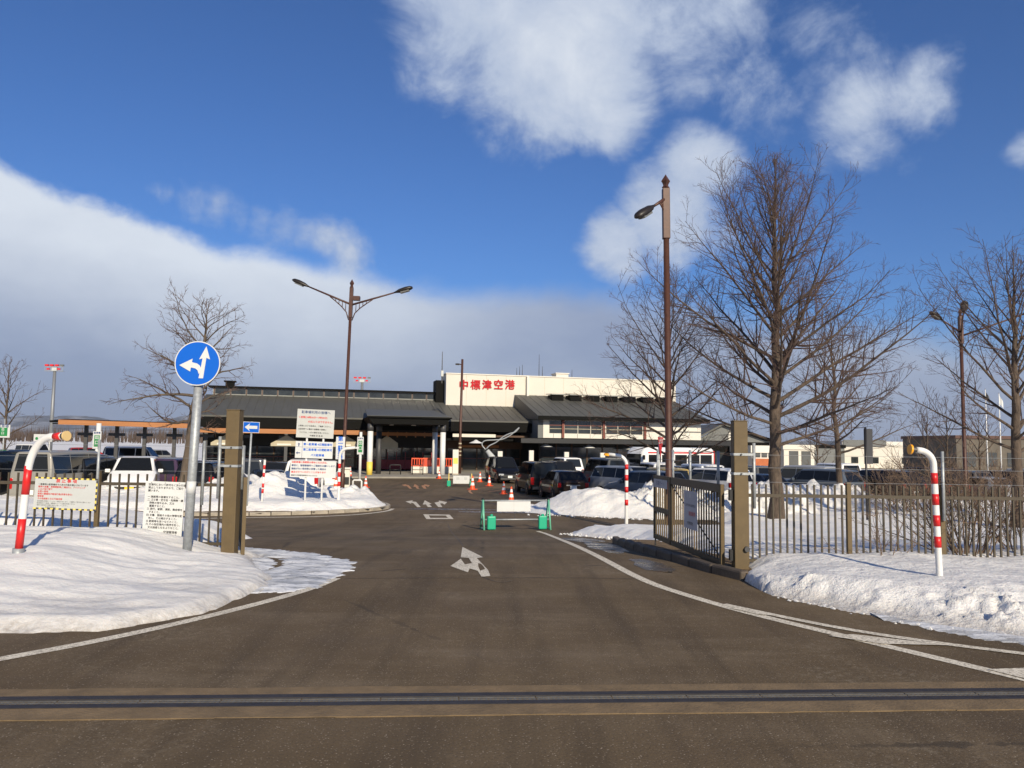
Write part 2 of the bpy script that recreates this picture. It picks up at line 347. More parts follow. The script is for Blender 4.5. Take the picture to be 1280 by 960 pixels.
def ribbon(name, pts, w, m, lift=.004, taper=False):      # a painted line along ground points
    pts = [Vector((p[0], p[1], 0)) for p in pts]; dense = []
    for a, b in zip(pts, pts[1:]):
        k = max(1, int((b - a).length / .25)); dense += [a.lerp(b, i / k) for i in range(k)]
    dense.append(pts[-1]); v = []; f = []
    for i, p in enumerate(dense):
        t = (dense[min(i + 1, len(dense) - 1)] - dense[max(i - 1, 0)]).normalized(); nrm = Vector((-t.y, t.x, 0)) * (w / 2)
        for s in (-1, 1): q = p + nrm * s; v.append((q.x, q.y, gz(q.y) + lift))
        if i: f.append((2 * i - 2, 2 * i, 2 * i + 1, 2 * i - 1))
    me = bpy.data.meshes.new(name); me.from_pydata(v, [], f); me.materials.append(M[m]); return struct(link(name, me))
def smooth_line(pts, n=3):
    for _ in range(n):
        q = [pts[0]]
        for a, b in zip(pts, pts[1:]): q += [a.lerp(b, .25), a.lerp(b, .75)]
        pts = q + [pts[-1]]
    return pts
def gl(pix): return smooth_line([G(*p) for p in pix])
def flat(name, pix, m, lift=.006):
    pts = [G(*p) for p in pix]; v = [(p.x, p.y, gz(p.y) + lift) for p in pts]
    me = bpy.data.meshes.new(name); me.from_pydata(v, [], [tuple(range(len(v)))]); me.materials.append(M[m])
    return struct(link(name, me))
ribbon('edge_line', gl([(-90, 842), (0, 824), (100, 806), (200, 785), (300, 761), (370, 742), (402, 731), (420, 723)]), .125, 'line_paint')
ribbon('edge_line', gl([(672, 664), (686, 668), (715, 681), (760, 703), (805, 727), (870, 748), (940, 768), (1100, 806), (1280, 849), (1400, 878)]), .125, 'line_paint')
ribbon('edge_line', gl([(905, 756), (960, 768), (1060, 788), (1160, 803), (1280, 818), (1400, 832)]), .10, 'line_paint', .007)
flat('hatch_marking', [(1036, 796), (1066, 794), (1188, 808), (1102, 806)], 'line_paint', .010)
flat('hatch_marking', [(912, 761), (930, 761), (972, 771), (948, 769)], 'line_paint', .010)
flat('hatch_marking', [(1235, 838), (1290, 836), (1330, 856), (1282, 850)], 'line_paint', .010)
ribbon('edge_line', gl([(180, 650), (300, 647), (380, 646.5), (440, 644), (470, 641), (486, 638.5), (491, 636)]), .16, 'line_paint')
flat('turn_arrow', [(578, 684), (604, 697), (596, 698), (610, 713), (613, 720.5), (602, 721.5), (597, 714), (587, 711), (585, 716), (563, 708), (576, 699), (581, 706), (590, 704.5), (586, 698), (576, 697)], 'line_paint')
def arrow_set(m, x0, y0, dx, k):
    flat('turn_arrow', [(x0, y0 + 1 * k), (x0 + 9 * k, y0 - .5 * k), (x0 + 8 * k, y0 + 1 * k), (x0 + 13 * k, y0 + 1.4 * k), (x0 + 19 * k, y0 + 8 * k), (x0 + 14.5 * k, y0 + 8 * k), (x0 + 9.5 * k, y0 + 3 * k), (x0 + 6.5 * k, y0 + 2.6 * k), (x0 + 7 * k, y0 + 4 * k)], m)
    flat('turn_arrow', [(x0 + 24 * k, y0 - .5 * k), (x0 + 32.5 * k, y0 + 4 * k), (x0 + 29.5 * k, y0 + 4.4 * k), (x0 + 33 * k, y0 + 8 * k), (x0 + 28 * k, y0 + 8 * k), (x0 + 25.3 * k, y0 + 4.6 * k), (x0 + 21.5 * k, y0 + 4.8 * k)], m)
    flat('turn_arrow', [(x0 + 36 * k, y0 + 2.5 * k), (x0 + 42 * k, y0 + 1.2 * k), (x0 + 41.5 * k, y0 - .2 * k), (x0 + 52 * k, y0 + 1.8 * k), (x0 + 48.5 * k, y0 + 5 * k), (x0 + 46 * k, y0 + 3.2 * k), (x0 + 43 * k, y0 + 3.6 * k), (x0 + 46 * k, y0 + 8 * k), (x0 + 41 * k, y0 + 8 * k)], m)
arrow_set('line_paint', 507, 626, 0, 1.0); arrow_set('line_orange', 502, 605.5, 0, .68)
flat('box_marking', [(529, 643), (562, 643.5), (567, 649), (533, 649), (529, 643), (536, 644.5), (538, 647.6), (560, 647.6), (557, 644.6), (536, 644.5)], 'line_paint')
ribbon('orange_line', gl([(590, 617), (585, 613), (600, 609.5), (640, 609)]), .14, 'line_orange')
ribbon('orange_line', gl([(610, 615), (640, 611)]), .14, 'line_orange')

ribbon('road_joint', gl([(430, 723), (520, 722.5), (600, 722.5), (720, 722), (800, 724)]), .022, 'tar', .002)
ribbon('road_joint', gl([(560, 655), (571, 672), (579, 683)]), .03, 'tar', .002)
ribbon('road_joint', gl([(604, 722), (625, 729), (640, 726)]), .03, 'tar', .003)
ribbon('road_joint', gl([(500, 621), (545, 617.5), (600, 627), (640, 629)]), .08, 'tar', .002)
ribbon('road_joint', gl([(-20, 897), (300, 900), (640, 891), (1000, 884), (1300, 881)]), .012, 'tar', .002)
# trench drain across the driveway
dA = G(0, 880); dB = G(1280, 868); ddir = (dB - dA); ddir.z = 0; ddir.normalize()
drain = empty('trench_drain', dA.lerp(dB, .5), math.atan2(ddir.y, ddir.x), 'long steel trench drain with concrete edges crossing the asphalt in the foreground', 'drain')
for nm, y0, y1, z, mm in (('concrete_edge', .11, .26, .006, 'concrete_brown'), ('concrete_edge', -.29, -.11, .006, 'concrete_brown'), ('steel_rail', .045, .11, .010, 'drain_steel'), ('steel_rail', -.11, -.045, .010, 'drain_steel')):
    b = MB(); xs = rng(-9, 9, .35); rr = random.Random(y0 > 0)
    jag = .012 if nm == 'concrete_edge' else 0
    for x0, x1 in zip(xs, xs[1:]):
        b.bx(x0, x1, y0 - (rr.uniform(0, jag) if y0 < 0 else 0), y1 + (rr.uniform(0, jag) if y0 > 0 else 0), -.05, z)
    b.build(nm, mm, drain)
gm = None
for i in range(24):
    if gm is None:
        b = MB(); b.bx(-.245, .245, -.044, -.026, -.05, .004); b.bx(-.245, .245, .026, .044, -.05, .004); b.bx(-.245, .245, -.006, .006, -.05, .003)
        for k in range(16): x = -.235 + k * .0313; b.bx(x, x + .014, -.027, .027, -.05, .001)
        o = b.build('grate', 'drain_grate', drain); gm = o.data
    else: o = link('grate', gm, drain)
    o.location = (-5.75 + i * .5, 0, 0)
MB().bx(-9, 9, -.044, .044, -.08, -.052).build('channel', 'black_plastic', drain)

# ------------------------------------------------------------------ snow
def snowfield(name, x0, x1, y0, y1, st, hf, m, label=None, cat='snow bank', zf=None):
    xs = rng(x0, x1, st); ys = rng(y0, y1, st); nx = len(xs)
    H = [[hf(x, y) for x in xs] for y in ys]; idx = {}; v = []; f = []
    def vi(j, i):
        k = (j, i)
        if k not in idx:
            idx[k] = len(v); h = max(H[j][i], -.05); v.append((xs[i], ys[j], gz(ys[j]) + h))
        return idx[k]
    for j in range(len(ys) - 1):
        for i in range(nx - 1):
            if max(H[j][i], H[j][i + 1], H[j + 1][i], H[j + 1][i + 1]) > -.01: f.append((vi(j, i), vi(j, i + 1), vi(j + 1, i + 1), vi(j + 1, i)))
    me = bpy.data.meshes.new(name); me.from_pydata(v, [], f); me.materials.append(M[m]); me.polygons.foreach_set('use_smooth', [True] * len(f))
    o = link(name, me)
    if label: tag(o, label, cat)
    else: struct(o)
    return o
def interp(tab, x):
    if x <= tab[0][0]: return tab[0][1]
    for (a, b), (c, d) in zip(tab, tab[1:]):
        if x <= c: return b + (d - b) * (x - a) / (c - a)
    return tab[-1][1]
# the bank in front of the left fence
LF = sorted([(p.x, p.y) for p in [G(*q) for q in [(-200, 800), (0, 793), (60, 792), (130, 788), (200, 778), (260, 766), (310, 749), (332, 738), (342, 730)]]])
LR = [(7.5, -2.9), (8.6, -2.62), (9.2, -2.75), (10, -3.2), (10.7, -3.55), (13, -3.6)]
def left_bank(x, y):
    s = y - interp(LF, x); r = interp(LR, y) - x
    e = min(s, r) + .06 * nz(x, y, 1.6, 5, 3)
    if e < -.2: return -.1
    crest = .11 + .27 * ss(-3.7, -5.6, x) + .10 * ss(-7, -10, x)
    lip = .09 * ss(-.02, .22, e)
    h = lip + (crest - .06) * ss(-.1, 3.4, s) * ss(-.1, 1.1, r)
    h += .045 * nz(x * .6, y * 2.2, .9, 5, 1) * ss(0, .8, e) + .020 * nz(x * .4, y * 3.4, 1.7, 4, 8) + .03 * abs(nz(x, y, 2.6, 5, 12)) * ss(-5.2, -3.2, x) * ss(.1, .7, e)
    h += .05 * math.exp(-((x + 3.75) ** 2 / .10 + (y - 10.0) ** 2 / .3))
    if e < 0: h = -.05
    return h * (1 - ss(11.0, 11.6, y)) - .06 * ss(11.2, 11.6, y)
snowfield('snow_bank', -13, -2.2, 5.3, 11.6, .05, left_bank, 'snow_drift', 'smooth white snow bank in front of the left fence, lower left of the picture')
SE = [(8.4, -2.35), (9.0, -2.15), (10.0, -2.02), (11, -2.25), (11.8, -3.0), (12.6, -4.2), (13.4, -5)]
def slush_h(x, y):
    e = min(interp(SE, y) - x, y - 8.35, 13 - y) + .22 * nz(x * .8, y * 2, 1.3, 5, 5)
    rut = .02 * math.exp(-((math.hypot(x + 4.3, y - 10.2) - 1.25) / .07) ** 2)
    return -.05 if e < 0 else .004 + .022 * ss(0, .35, e) * (.55 + nz(x * .7, y * 2.2, 2.4, 5, 2)) + .012 * nz(x, y, 9, 3, 4) - rut
struct(snowfield('slush', -5, -1.7, 8.3, 13.2, .04, slush_h, 'slush'))
def mound_left(x, y):
    r = -5.05 - x; e = min(r, (y - 11.75), 15.2 - y) + .10 * nz(x, y, 1.2, 4, 6)
    if e < -.1: return -.06
    cr = .36 + .22 * ss(-5.5, -9, x) + .12 * ss(-9, -13, x)
    return cr * (1 - (1 - min(1, max(0, e / .75))) ** 2.4) + .03 * nz(x, y, 2.2, 4, 9) + (.12 * ss(12.5, 14, y) * ss(-5, -8, x)) - .02
snowfield('snow_bank', -16, -3.9, 11.5, 15.4, .08, mound_left, 'snow_clean', 'rounded snow mound just behind the left fence')
# the kerbed island with the parking signboards
KERB = [Vector(p + (0,)) for p in [(-40, 25.6), (-20, 25.4), (-13.7, 25.5), (-9.4, 25.95), (-7.4, 26.7), (-6, 27.8), (-5.1, 29.0), (-4.75, 30.2), (-4.95, 31.6), (-5.9, 34), (-7.4, 37), (-9, 40)]]
KERB = smooth_line(KERB, 2)
def kerb_dist(x, y):                                    # signed distance to the kerb, positive inside
    best = 1e9; sg = 1
    for a, b in zip(KERB, KERB[1:]):
        d = b - a; L2 = d.x * d.x + d.y * d.y; t = max(0, min(1, ((x - a.x) * d.x + (y - a.y) * d.y) / L2))
        qx = x - a.x - d.x * t; qy = y - a.y - d.y * t; q = qx * qx + qy * qy
        if q < best: best = q; sg = 1 if d.x * qy - d.y * qx > 0 else -1
    return math.sqrt(best) * sg
island = empty('traffic_island'); struct(island)
b = MB(); poly = [(p.x, p.y) for p in KERB] + [(-40, 40)]
v = [(x, y, gz(y) + .09) for x, y in poly]
me = bpy.data.meshes.new('verge'); 
xs = rng(-40, -4.4, .4); ys = rng(25, 40, .4); vv = []; ff = []; idx = {}
for j in range(len(ys) - 1):
    for i in range(len(xs) - 1):
        if kerb_dist((xs[i] + xs[i + 1]) / 2, (ys[j] + ys[j + 1]) / 2) > .05:
            q = []
            for (jj, ii) in ((j, i), (j, i + 1), (j + 1, i + 1), (j + 1, i)):
                if (jj, ii) not in idx: idx[(jj, ii)] = len(vv); vv.append((xs[ii], ys[jj], gz(ys[jj]) + .10 + .03 * nz(xs[ii], ys[jj], 2, 3)))
                q.append(idx[(jj, ii)])
            ff.append(tuple(q))
me.from_pydata(vv, [], ff); me.materials.append(M['dead_grass']); link('verge', me, island)
dense = []
for a, c in zip(KERB, KERB[1:]):
    k = max(1, int((c - a).length / .08)); dense += [a.lerp(c, i / k) for i in range(k)]
acc = 0; last = dense[0]; start = dense[0]; rr = random.Random(4)
for p in dense[1:]:
    acc += (p - last).length; last = p
    if acc >= .62:
        d = p - start; mid = start.lerp(p, .5); b = MB(); b.box((0, 0, 0), (d.length - .02, .14, .30))
        if mid.x > -17:
            o = bevel(b.build('kerb_stone', 'concrete', island), .02); o.location = (mid.x, mid.y, gz(mid.y) - .03 + rr.uniform(-.008, .008)); o.rotation_euler = (0, math.atan2(gz(start.y) - gz(p.y), d.length), math.atan2(d.y, d.x))
        start = p; acc = 0
def island_snow(x, y):
    e = kerb_dist(x, y); lim = .25 + .5 * ss(-7, -8.5, x) + .25 * nz(x, y, 1.1, 4, 2)
    s = e - lim * (1 - .9 * ss(29, 30.5, y) * ss(-8, -6, x))
    if s < -.1 or e < .12: return -.06
    h = .10 + .26 * ss(0, .8, s)
    pk = ss(29.2, 31.4, y) * (1 - ss(33.0, 35.5, y)) * ss(-8.1, -9.6, x)
    low = 1 - .45 * math.exp(-((x + 10.5) / .5) ** 2) - .3 * ss(-11.3, -12, x) * ss(-17, -15, x)
    lump = abs(nz(x, y, 1.5, 5, 3))
    h += pk * (.78 * low * (1 - .62 * ss(-11.5, -13, x)) + .30 * lump) + .04 * nz(x, y, 2.5, 4, 1)
    h += .34 * ss(30.5, 32, y) * (1 - ss(33, 34.2, y)) * ss(-5.2, -6.4, x) * (1 - pk) * (.6 + lump)
    return h * (1 - ss(35, 36.5, y)) + .02
snowfield('snow_bank', -34, -4.5, 25.6, 37, .12, island_snow, 'snow_pile', 'snow heap on the kerbed island around the parking signboards')
# right: the snowy ground beyond the fence
RE = [(10.0, 3.05), (10.6, 2.75), (11.4, 2.52), (12.4, 2.45), (14, 2.75), (15.5, 2.95), (17, 2.75), (18.5, 2.2), (19.7, 1.65), (21.0, 1.9), (21.9, 3.4), (22.4, 5.0), (23, 6.2), (26, 7.2)]
def right_field(x, y):
    e = min(x - interp(RE, y), y - 10.35) + .16 * nz(x, y, 1.3, 5, 7)
    if e < -.1: return -.05
    h = .05 + .17 * ss(0, .5, e)
    if y < 14.6 and x < 3.6: h = min(h, .02 + .16 * ss(2.95, 3.4, x))
    h += .05 * nz(x, y, .5, 4, 3) + .035 * nz(x * .7, y * 1.8, 2.3, 4, 5) * ss(.1, .5, e) + .05 * abs(nz(x, y, 3.0, 4, 2)) * (1 - ss(.2, .9, e))
    lump = abs(nz(x, y, 1.2, 5, 13))
    h += (.50 + .45 * lump + .3 * nz(x, 1, .5, 2)) * ss(30.5, 32.5, y) * (1 - ss(33.6, 35.5, y)) * ss(8.5, 10, x) * (.55 + .45 * ss(16.5, 14, x))
    return h * (1 - ss(35.4, 36.2, y)) - .05 * ss(35.4, 36.2, y)
struct(snowfield('snow_ground', 1.2, 34, 10.3, 36.4, .12, right_field, 'snow_clean'))
# right bank before the fence
RF = [(p.x, p.y) for p in [G(*q) for q in [(925, 722), (940, 737), (1000, 752), (1060, 763), (1100, 771), (1180, 785), (1280, 799), (1400, 815)]]]
def right_bank(x, y):
    s = y - interp(RF, x); e = min(s, (x - 2.74 - .25 * ss(9.6, 10, y)) * 1.4) + .10 * nz(x, y, 2.2, 5, 1)
    if e < -.1: return -.06
    crest = .27 + .05 * nz(x, 0, .7, 3)
    front = interp([(2.9, .5), (3.4, .55), (4.2, .9), (5, 1.25), (6.5, 1.4), (9, 1.4)], x)
    lum = abs(nz(x, y, 3.2, 5, 4)); lum2 = abs(nz(x, y, 8.5, 4, 6))
    patch = ss(-.25, .25, nz(x, y, .9, 3, 21)); h = .02 * ss(0, .1, e) + (.03 + .12 * lum + .11 * lum2) * (.35 + .65 * patch) * ss(.02, .4, e) * (1 - ss(front * .7, front * 1.5, s)) + (crest - .03) * (.45 + .55 * ss(2.9, 3.7, x)) * ss(front * .25, front * 1.35, s) * ss(0, .45, e)
    h += .035 * nz(x, y, 1.3, 4, 3) * ss(.3, .8, e)
    return h - .07 * ss(10.2, 10.9, y) - .2 * ss(10.7, 11.1, y)
snowfield('snow_bank', 2.7, 13.5, 6.2, 11.1, .045, right_bank, 'snow_wall', 'lumpy ploughed snow bank in front of the right fence')
def wet_strip(x, y):
    e = min(y - interp(RF, x) + .42, .55 - (y - interp(RF, x)), x - 3.2) - .10 * (1 - ss(4, 5, x)) + .2 * nz(x, y, 1.6, 5, 9)
    return -.05 if e < 0 else .004 + .012 * ss(0, .3, e)
struct(snowfield('slush', 3.6, 13, 5.8, 9.2, .06, wet_strip, 'slush'))
# the ploughed heap beside the parked cars
def centre_pile(x, y):
    ridge = interp([(.2, 0), (1.0, .16), (2.4, .84), (3.2, .98), (4.1, .92), (4.8, .72), (5.4, .88), (6.2, .95), (7.2, .8), (8.4, .7), (10, .65), (12, .6)], x)
    front = 28.4 - .10 * x + .5 * nz(x, 0, .5, 3) - .9 * ss(2, 5, x); d = y - front
    if d < -.3: return -.06
    pr = ss(-.1, 2.6, d) ** .8 * (1 - ss(3.4, 5.2, d)); lum = abs(nz(x, y, 1.9, 5, 4)) * ss(4.2, 5.4, x) + .25 * abs(nz(x, y, 1.1, 4, 8))
    return ridge * pr * (.9 + .3 * lum) + .35 * lum * pr - .02 + .02 * nz(x, y, 3, 3)
snowfield('snow_bank', .2, 11, 26.2, 34.4, .1, centre_pile, 'snow_pile', 'big ploughed snow heap with tree shadows in front of the parked black cars')

# loose lumps of snow and ice along the edges of the banks
rgc = random.Random(9); b = MB()
def lump(x, y, r):
    o = [Vector((rgc.uniform(-1, 1), rgc.uniform(-1, 1), rgc.uniform(-.3, .9))).normalized() * r * rgc.uniform(.6, 1.1) for _ in range(5)]
    z = gz(y) + r * .2; vs_ = [(x + a_, y + b__, z + c_) for a_, b__, c_ in ((r, 0, 0), (-r * .8, r * .3, 0), (.1 * r, -r, 0), (.1 * r, r * .9, .1 * r), (rgc.uniform(-.3, .3) * r, rgc.uniform(-.3, .3) * r, r * rgc.uniform(.5, .9)), (0, 0, -r * .5))]
    b.add(vs_, [(0, 3, 4), (3, 1, 4), (1, 2, 4), (2, 0, 4), (3, 0, 5), (1, 3, 5), (2, 1, 5), (0, 2, 5)])
for k in range(260):
    x = rgc.uniform(2.9, 9); lump(x, interp(RF, x) + rgc.gauss(.05, .16), rgc.uniform(.008, .035))
for k in range(90):
    y = rgc.uniform(14, 21); lump(interp(RE, y) - abs(rgc.gauss(0, .25)), y, rgc.uniform(.02, .07))
for k in range(60):
    x = rgc.uniform(.6, 5); lump(x, 28.2 - .1 * x - .9 * ss(2, 5, x) - abs(rgc.gauss(0, .3)), rgc.uniform(.02, .08))
sl = b.build('snow_lumps', 'snow_rough', None, False, False); sl['kind'] = 'stuff'; sl['label'] = 'loose lumps of snow and ice along the edges of the banks'
# kerb and dirt verge under the open right gate
vk = empty('verge'); struct(vk)
kp = [Vector((p[0], p[1], 0)) for p in [(2.06, 15.2), (2.12, 13.8), (2.26, 12.4), (2.42, 11.4), (2.60, 10.5), (2.80, 9.75), (3.15, 9.35)]]
kp = smooth_line(kp, 2)
v = []; f = []
for i, p in enumerate(kp):
    v += [(p.x, p.y, gz(p.y) + .09), (p.x + 1.2, p.y + .1, gz(p.y) + .06)]
    if i: f.append((2 * i - 2, 2 * i - 1, 2 * i + 1, 2 * i))
me = bpy.data.meshes.new('dirt'); me.from_pydata(v, [], f); me.materials.append(M['dead_grass']); link('dirt', me, vk)
acc = 0; start = kp[0]; last = kp[0]
for p in [a.lerp(c, i / 6) for a, c in zip(kp, kp[1:]) for i in range(6)] + [kp[-1]]:
    acc += (p - last).length; last = p
    if acc > .6:
        d = p - start; mid = start.lerp(p, .5); o = bevel(MB().box((0, 0, 0), (d.length - .015, .13, .26)).build('kerb_stone', 'kerb_wet', vk), .03)
        o.location = (mid.x, mid.y, gz(mid.y) - .01); o.rotation_euler = (0, 0, math.atan2(d.y, d.x)); start = p; acc = 0
def puddle_and_shade():
    s = NT('wet_and_shade'); s.put('Base Color', (.06, .047, .034, 1)); s.put('Roughness', s.ramp(s.noise(3, 5), .35, .65, .12, .55)); s.put('Specular IOR Level', .5)
puddle_and_shade()
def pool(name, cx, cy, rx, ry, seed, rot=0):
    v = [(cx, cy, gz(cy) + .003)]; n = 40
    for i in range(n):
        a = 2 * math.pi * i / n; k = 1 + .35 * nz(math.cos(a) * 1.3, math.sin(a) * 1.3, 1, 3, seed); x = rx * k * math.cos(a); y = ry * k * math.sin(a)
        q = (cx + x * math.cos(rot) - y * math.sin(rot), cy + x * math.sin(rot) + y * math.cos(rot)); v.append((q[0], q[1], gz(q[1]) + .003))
    me = bpy.data.meshes.new(name); me.from_pydata(v, [], [(0, i + 1, (i + 1) % n + 1) for i in range(n)]); me.materials.append(M['wet_and_shade']); struct(link(name, me))
pool('puddle_and_shade', 1.98, 10.9, .22, .75, 1, .12); pool('puddle_and_shade', 1.72, 13.9, .30, 1.5, 2, .06); pool('puddle_and_shade', 1.55, 16.8, .35, 1.3, 4, .1); pool('puddle_and_shade', .6, 29.4, 2.6, .55, 3, .1); pool('puddle_and_shade', -2.4, 30.5, 1.9, .35, 5, .1)  # gate-side puddles enlarged so their dark colour also stands in for the gate's shadow

# ------------------------------------------------------------------ gate, posts, fence
def gate_post(label, x, y, w, h, z0, rz, clamp_side):
    t = empty('gate_post', (x, y, z0), rz, label, 'gate post', 'posts of the driveway gate')
    bevel(MB().bx(-w / 2, w / 2, -w / 2, w / 2, -.25, h).build('post', 'gate_brown', t), .008)
    bevel(MB().bx(-w / 2 - .006, w / 2 + .006, -w / 2 - .006, w / 2 + .006, h, h + .012).build('cap', 'gate_brown', t), .004)
    for z in (1.55, 1.30):
        b = MB(); e = w / 2 + .004
        b.bx(-e, e, -e - .004, -e + .003, z - .016, z + .016); b.bx(-e, e, e - .003, e + .004, z - .016, z + .016)
        b.bx(-e - .004, -e + .003, -e, e, z - .016, z + .016); b.bx(e - .003, e + .004, -e, e, z - .016, z + .016)
        b.bx(*(sorted((clamp_side * e, clamp_side * (e + .09)))), -.02, .02, z - .015, z + .015)
        c = b.build('clamp', 'galvanised', t)
        MB().tube([(0, -e - .02, z), (0, -e + .01, z)], .012, 8).build('bolt', 'dark_grey', c)
    MB().tube([(clamp_side * (w / 2 + .10), 0, .85), (clamp_side * (w / 2 + .10), 0, 1.70)], .022, 10).build('wire_pole', 'galvanised', t, True)
    return t
postR = gate_post('tan gate post at the right edge of the driveway, open gate hanging from it', 2.99, 10.1, .178, 1.98, gz(10.1), R(-2), 1)
postL = gate_post('tan gate post at the left edge of the driveway beside the round blue sign', -3.82, 10.62, .18, 2.06, gz(10.6), R(1), -1)
for s in (1.02, .25): MB().bx(-.14, -.10, -.05, .03, s - .07, s + .07).build('hinge', 'black_plastic', postR)
MB().tube([(.06, -.13, .34), (.06, -.09, .34)], .035, 12).build('latch_socket', 'dark_grey', postR)

def gate_leaf(label, hinge, end, h, flip):
    hinge = Vector(hinge); end = Vector(end); d = end - hinge; L = d.length; rz = math.atan2(d.y, d.x)
    t = empty('gate_leaf', hinge, rz, label, 'gate')
    t.rotation_euler = (0, 0, rz)
    z0 = .06; z1 = h
    MB().bx(0, .05, -.025, .025, z0, z1).build('hinge_stile', 'gate_brown', t)
    MB().bx(L - .05, L, -.025, .025, z0, z1).build('end_stile', 'gate_dark', t)
    m1 = L * .70; MB().bx(m1, m1 + .09, -.03, .03, z0, z1).build('middle_stile', 'gate_dark', t)
    MB().bx(.05, m1, -.022, .022, z1 - .11, z1 - .001).build('top_rail', 'gate_dark', t); MB().bx(m1 + .09, L - .05, -.022, .022, z1 - .09, z1 - .001).build('top_rail', 'gate_dark', t)
    MB().bx(.05, m1, -.022, .022, z0 + .001, z0 + .08).build('bottom_rail', 'gate_dark', t); MB().bx(m1 + .09, L - .05, -.022, .022, z0 + .001, z0 + .08).build('bottom_rail', 'gate_dark', t)
    MB().bx(m1 + .09, L - .05, -.022, .022, .52, .60).build('lock_rail', 'gate_dark', t)
    pm = MB().bx(-.010, .010, -.008, .008, z0 + .07, z1 - .09).build('picket', 'gate_brown', t); xs = [.05 + (m1 - .05) * (i + .5) / 21 for i in range(21)] + [m1 + .09 + (L - .05 - m1 - .09) * (i + .5) / 7 for i in range(7)]
    pm.location = (xs[0], 0, 0)
    for x in xs[1:]: o = link('picket', pm.data, t); o.location = (x, 0, 0)
    MB().tube([(.06, -flip * .0, z0 + .10), (m1, 0, z1 - .12)], .009, 6).build('brace_rod', 'gate_dark', t)
    for x in (.25, m1 * .48 + .35, m1 + .05, L - .04): MB().tube([(x, .04 * flip, z1 - .18), (x, .04 * flip, z1 + .44)], .02, 10).build('wire_pole', 'galvanised', t, True)
    for z in (z1 + .12, z1 + .27, z1 + .41): MB().tube([(.25, .04 * flip, z), (L - .04, .04 * flip, z)], .003, 5).build('wire', 'steel', t)
    return t, L
gl1, gL = gate_leaf('open driveway gate leaf with tan pickets and a grey notice plate, right side', (2.80, 10.22, gz(10.2) + .02), (2.47, 13.25, gz(10.2) + .02), 1.13, -1)
MB().bx(gL - .05, gL - .03, -.01, .01, -.28, .08).build('drop_bolt', 'black_plastic', gl1)
def plate(parent, x0, x1, z0, z1, y, m, lines, name='notice_plate'):
    p = MB().bx(x0, x1, y - .004, y + .004, z0, z1).build(name, m, parent); return p
pl = plate(gl1, gL * .285, gL * .285 + .56, .42, .97, .036, 'plate_lilac', [])
def text_back(s, size, m, parent, loc, align='CENTER', **k):           # lettering on a face that looks along +Y
    o = text(s, size, m, parent, loc, align, **k); o.rotation_euler = (0, 0, math.pi); return o
cx = gL * .285 + .28
text_back('お  願  い', .07, 'sign_white', pl, (cx, .0425, .90)); text_back('この門の前は駐車禁止', .045, 'ink_black', pl, (cx, .0425, .76)); text_back('開放厳禁', .07, 'ink_red', pl, (cx - .08, .0425, .64)); text_back('空港管理者', .05, 'ink_black', pl, (cx, .0425, .50))
pl2 = plate(gl1, gL * .70 + .12, gL - .08, .93, 1.07, .036, 'plate_lilac', []); text_back('駐車ゲート', .085, 'ink_navy', pl2, (gL * .70 + .12 + (gL * .30 - .20) / 2, .0425, 1.0))
gate_leaf('open driveway gate leaf seen edge on beside the left gate post', (-3.68, 10.74, gz(10.7) + .02), (-4.78, 13.6, gz(10.7) + .02), 1.12, 1)

def fence(label, x0, x1, yf, z0, h, posts, sp, rail_top, polex):
    t = empty('picket_fence', (posts[0], yf(posts[0]), z0), 0, label, 'fence')
    ox, oy = posts[0], yf(posts[0])
    n = int((x1 - x0) / sp); first = None
    for i in range(n + 1):
        x = x0 + i * sp
        if min(abs(x - q) for q in posts) < .04: continue
        if first is None: o = MB().bx(-.011, .011, -.011, .011, .0, h).build('picket', 'fence_brown', t); first = o.data
        else: o = link('picket', first, t)
        o.location = (x - ox, yf(x) - oy, 0)
    for zc in (rail_top, .14):
        a = Vector((x0 - ox, yf(x0) - oy, zc)); b_ = Vector((x1 - ox, yf(x1) - oy, zc)); d = b_ - a
        o = MB().bx(0, d.length, -.02, .02, -.022, .022).build('rail', 'fence_brown', t); o.location = a; o.rotation_euler = (0, 0, math.atan2(d.y, d.x))
    for q in posts:
        bevel(MB().bx(-.03, .03, -.03, .03, -.25, h + .04).build('fence_post', 'gate_brown', t), .006).location = (q - ox, yf(q) - oy, 0)
    for q in polex: MB().tube([(0, 0, .7), (0, 0, 1.62)], .02, 10).build('wire_pole', 'galvanised', t, True).location = (q - ox, yf(q) - oy - .055, 0)
    for z in (1.18, 1.37, 1.54):
        MB().tube([(x0 - ox, yf(x0) - oy - .055, z), (x1 - ox, yf(x1) - oy - .055, z)], .0022, 5).build('wire', 'steel', t)
    return t
fence('brown picket fence with wires left of the driveway, two notice boards on it', -13, -4.08, lambda x: 11.25 + (x + 4.08) * .03 - .35 * ss(-5, -4.0, x) * 0, 0, 1.13, [-12.9, -10.2, -8.1, -5.96, -4.1], .131, .985, [-10.2, -5.95, -4.45])
fence('brown picket fence with wires right of the driveway, bare shrub behind it', 3.14, 13.5, lambda x: 10.35 + (x - 3.1) * .02, 0, 1.15, [3.15, 4.53, 5.79, 7.4, 8.9, 10.4, 11.9, 13.4], .093, 1.0, [5.79, 8.9, 11.9])

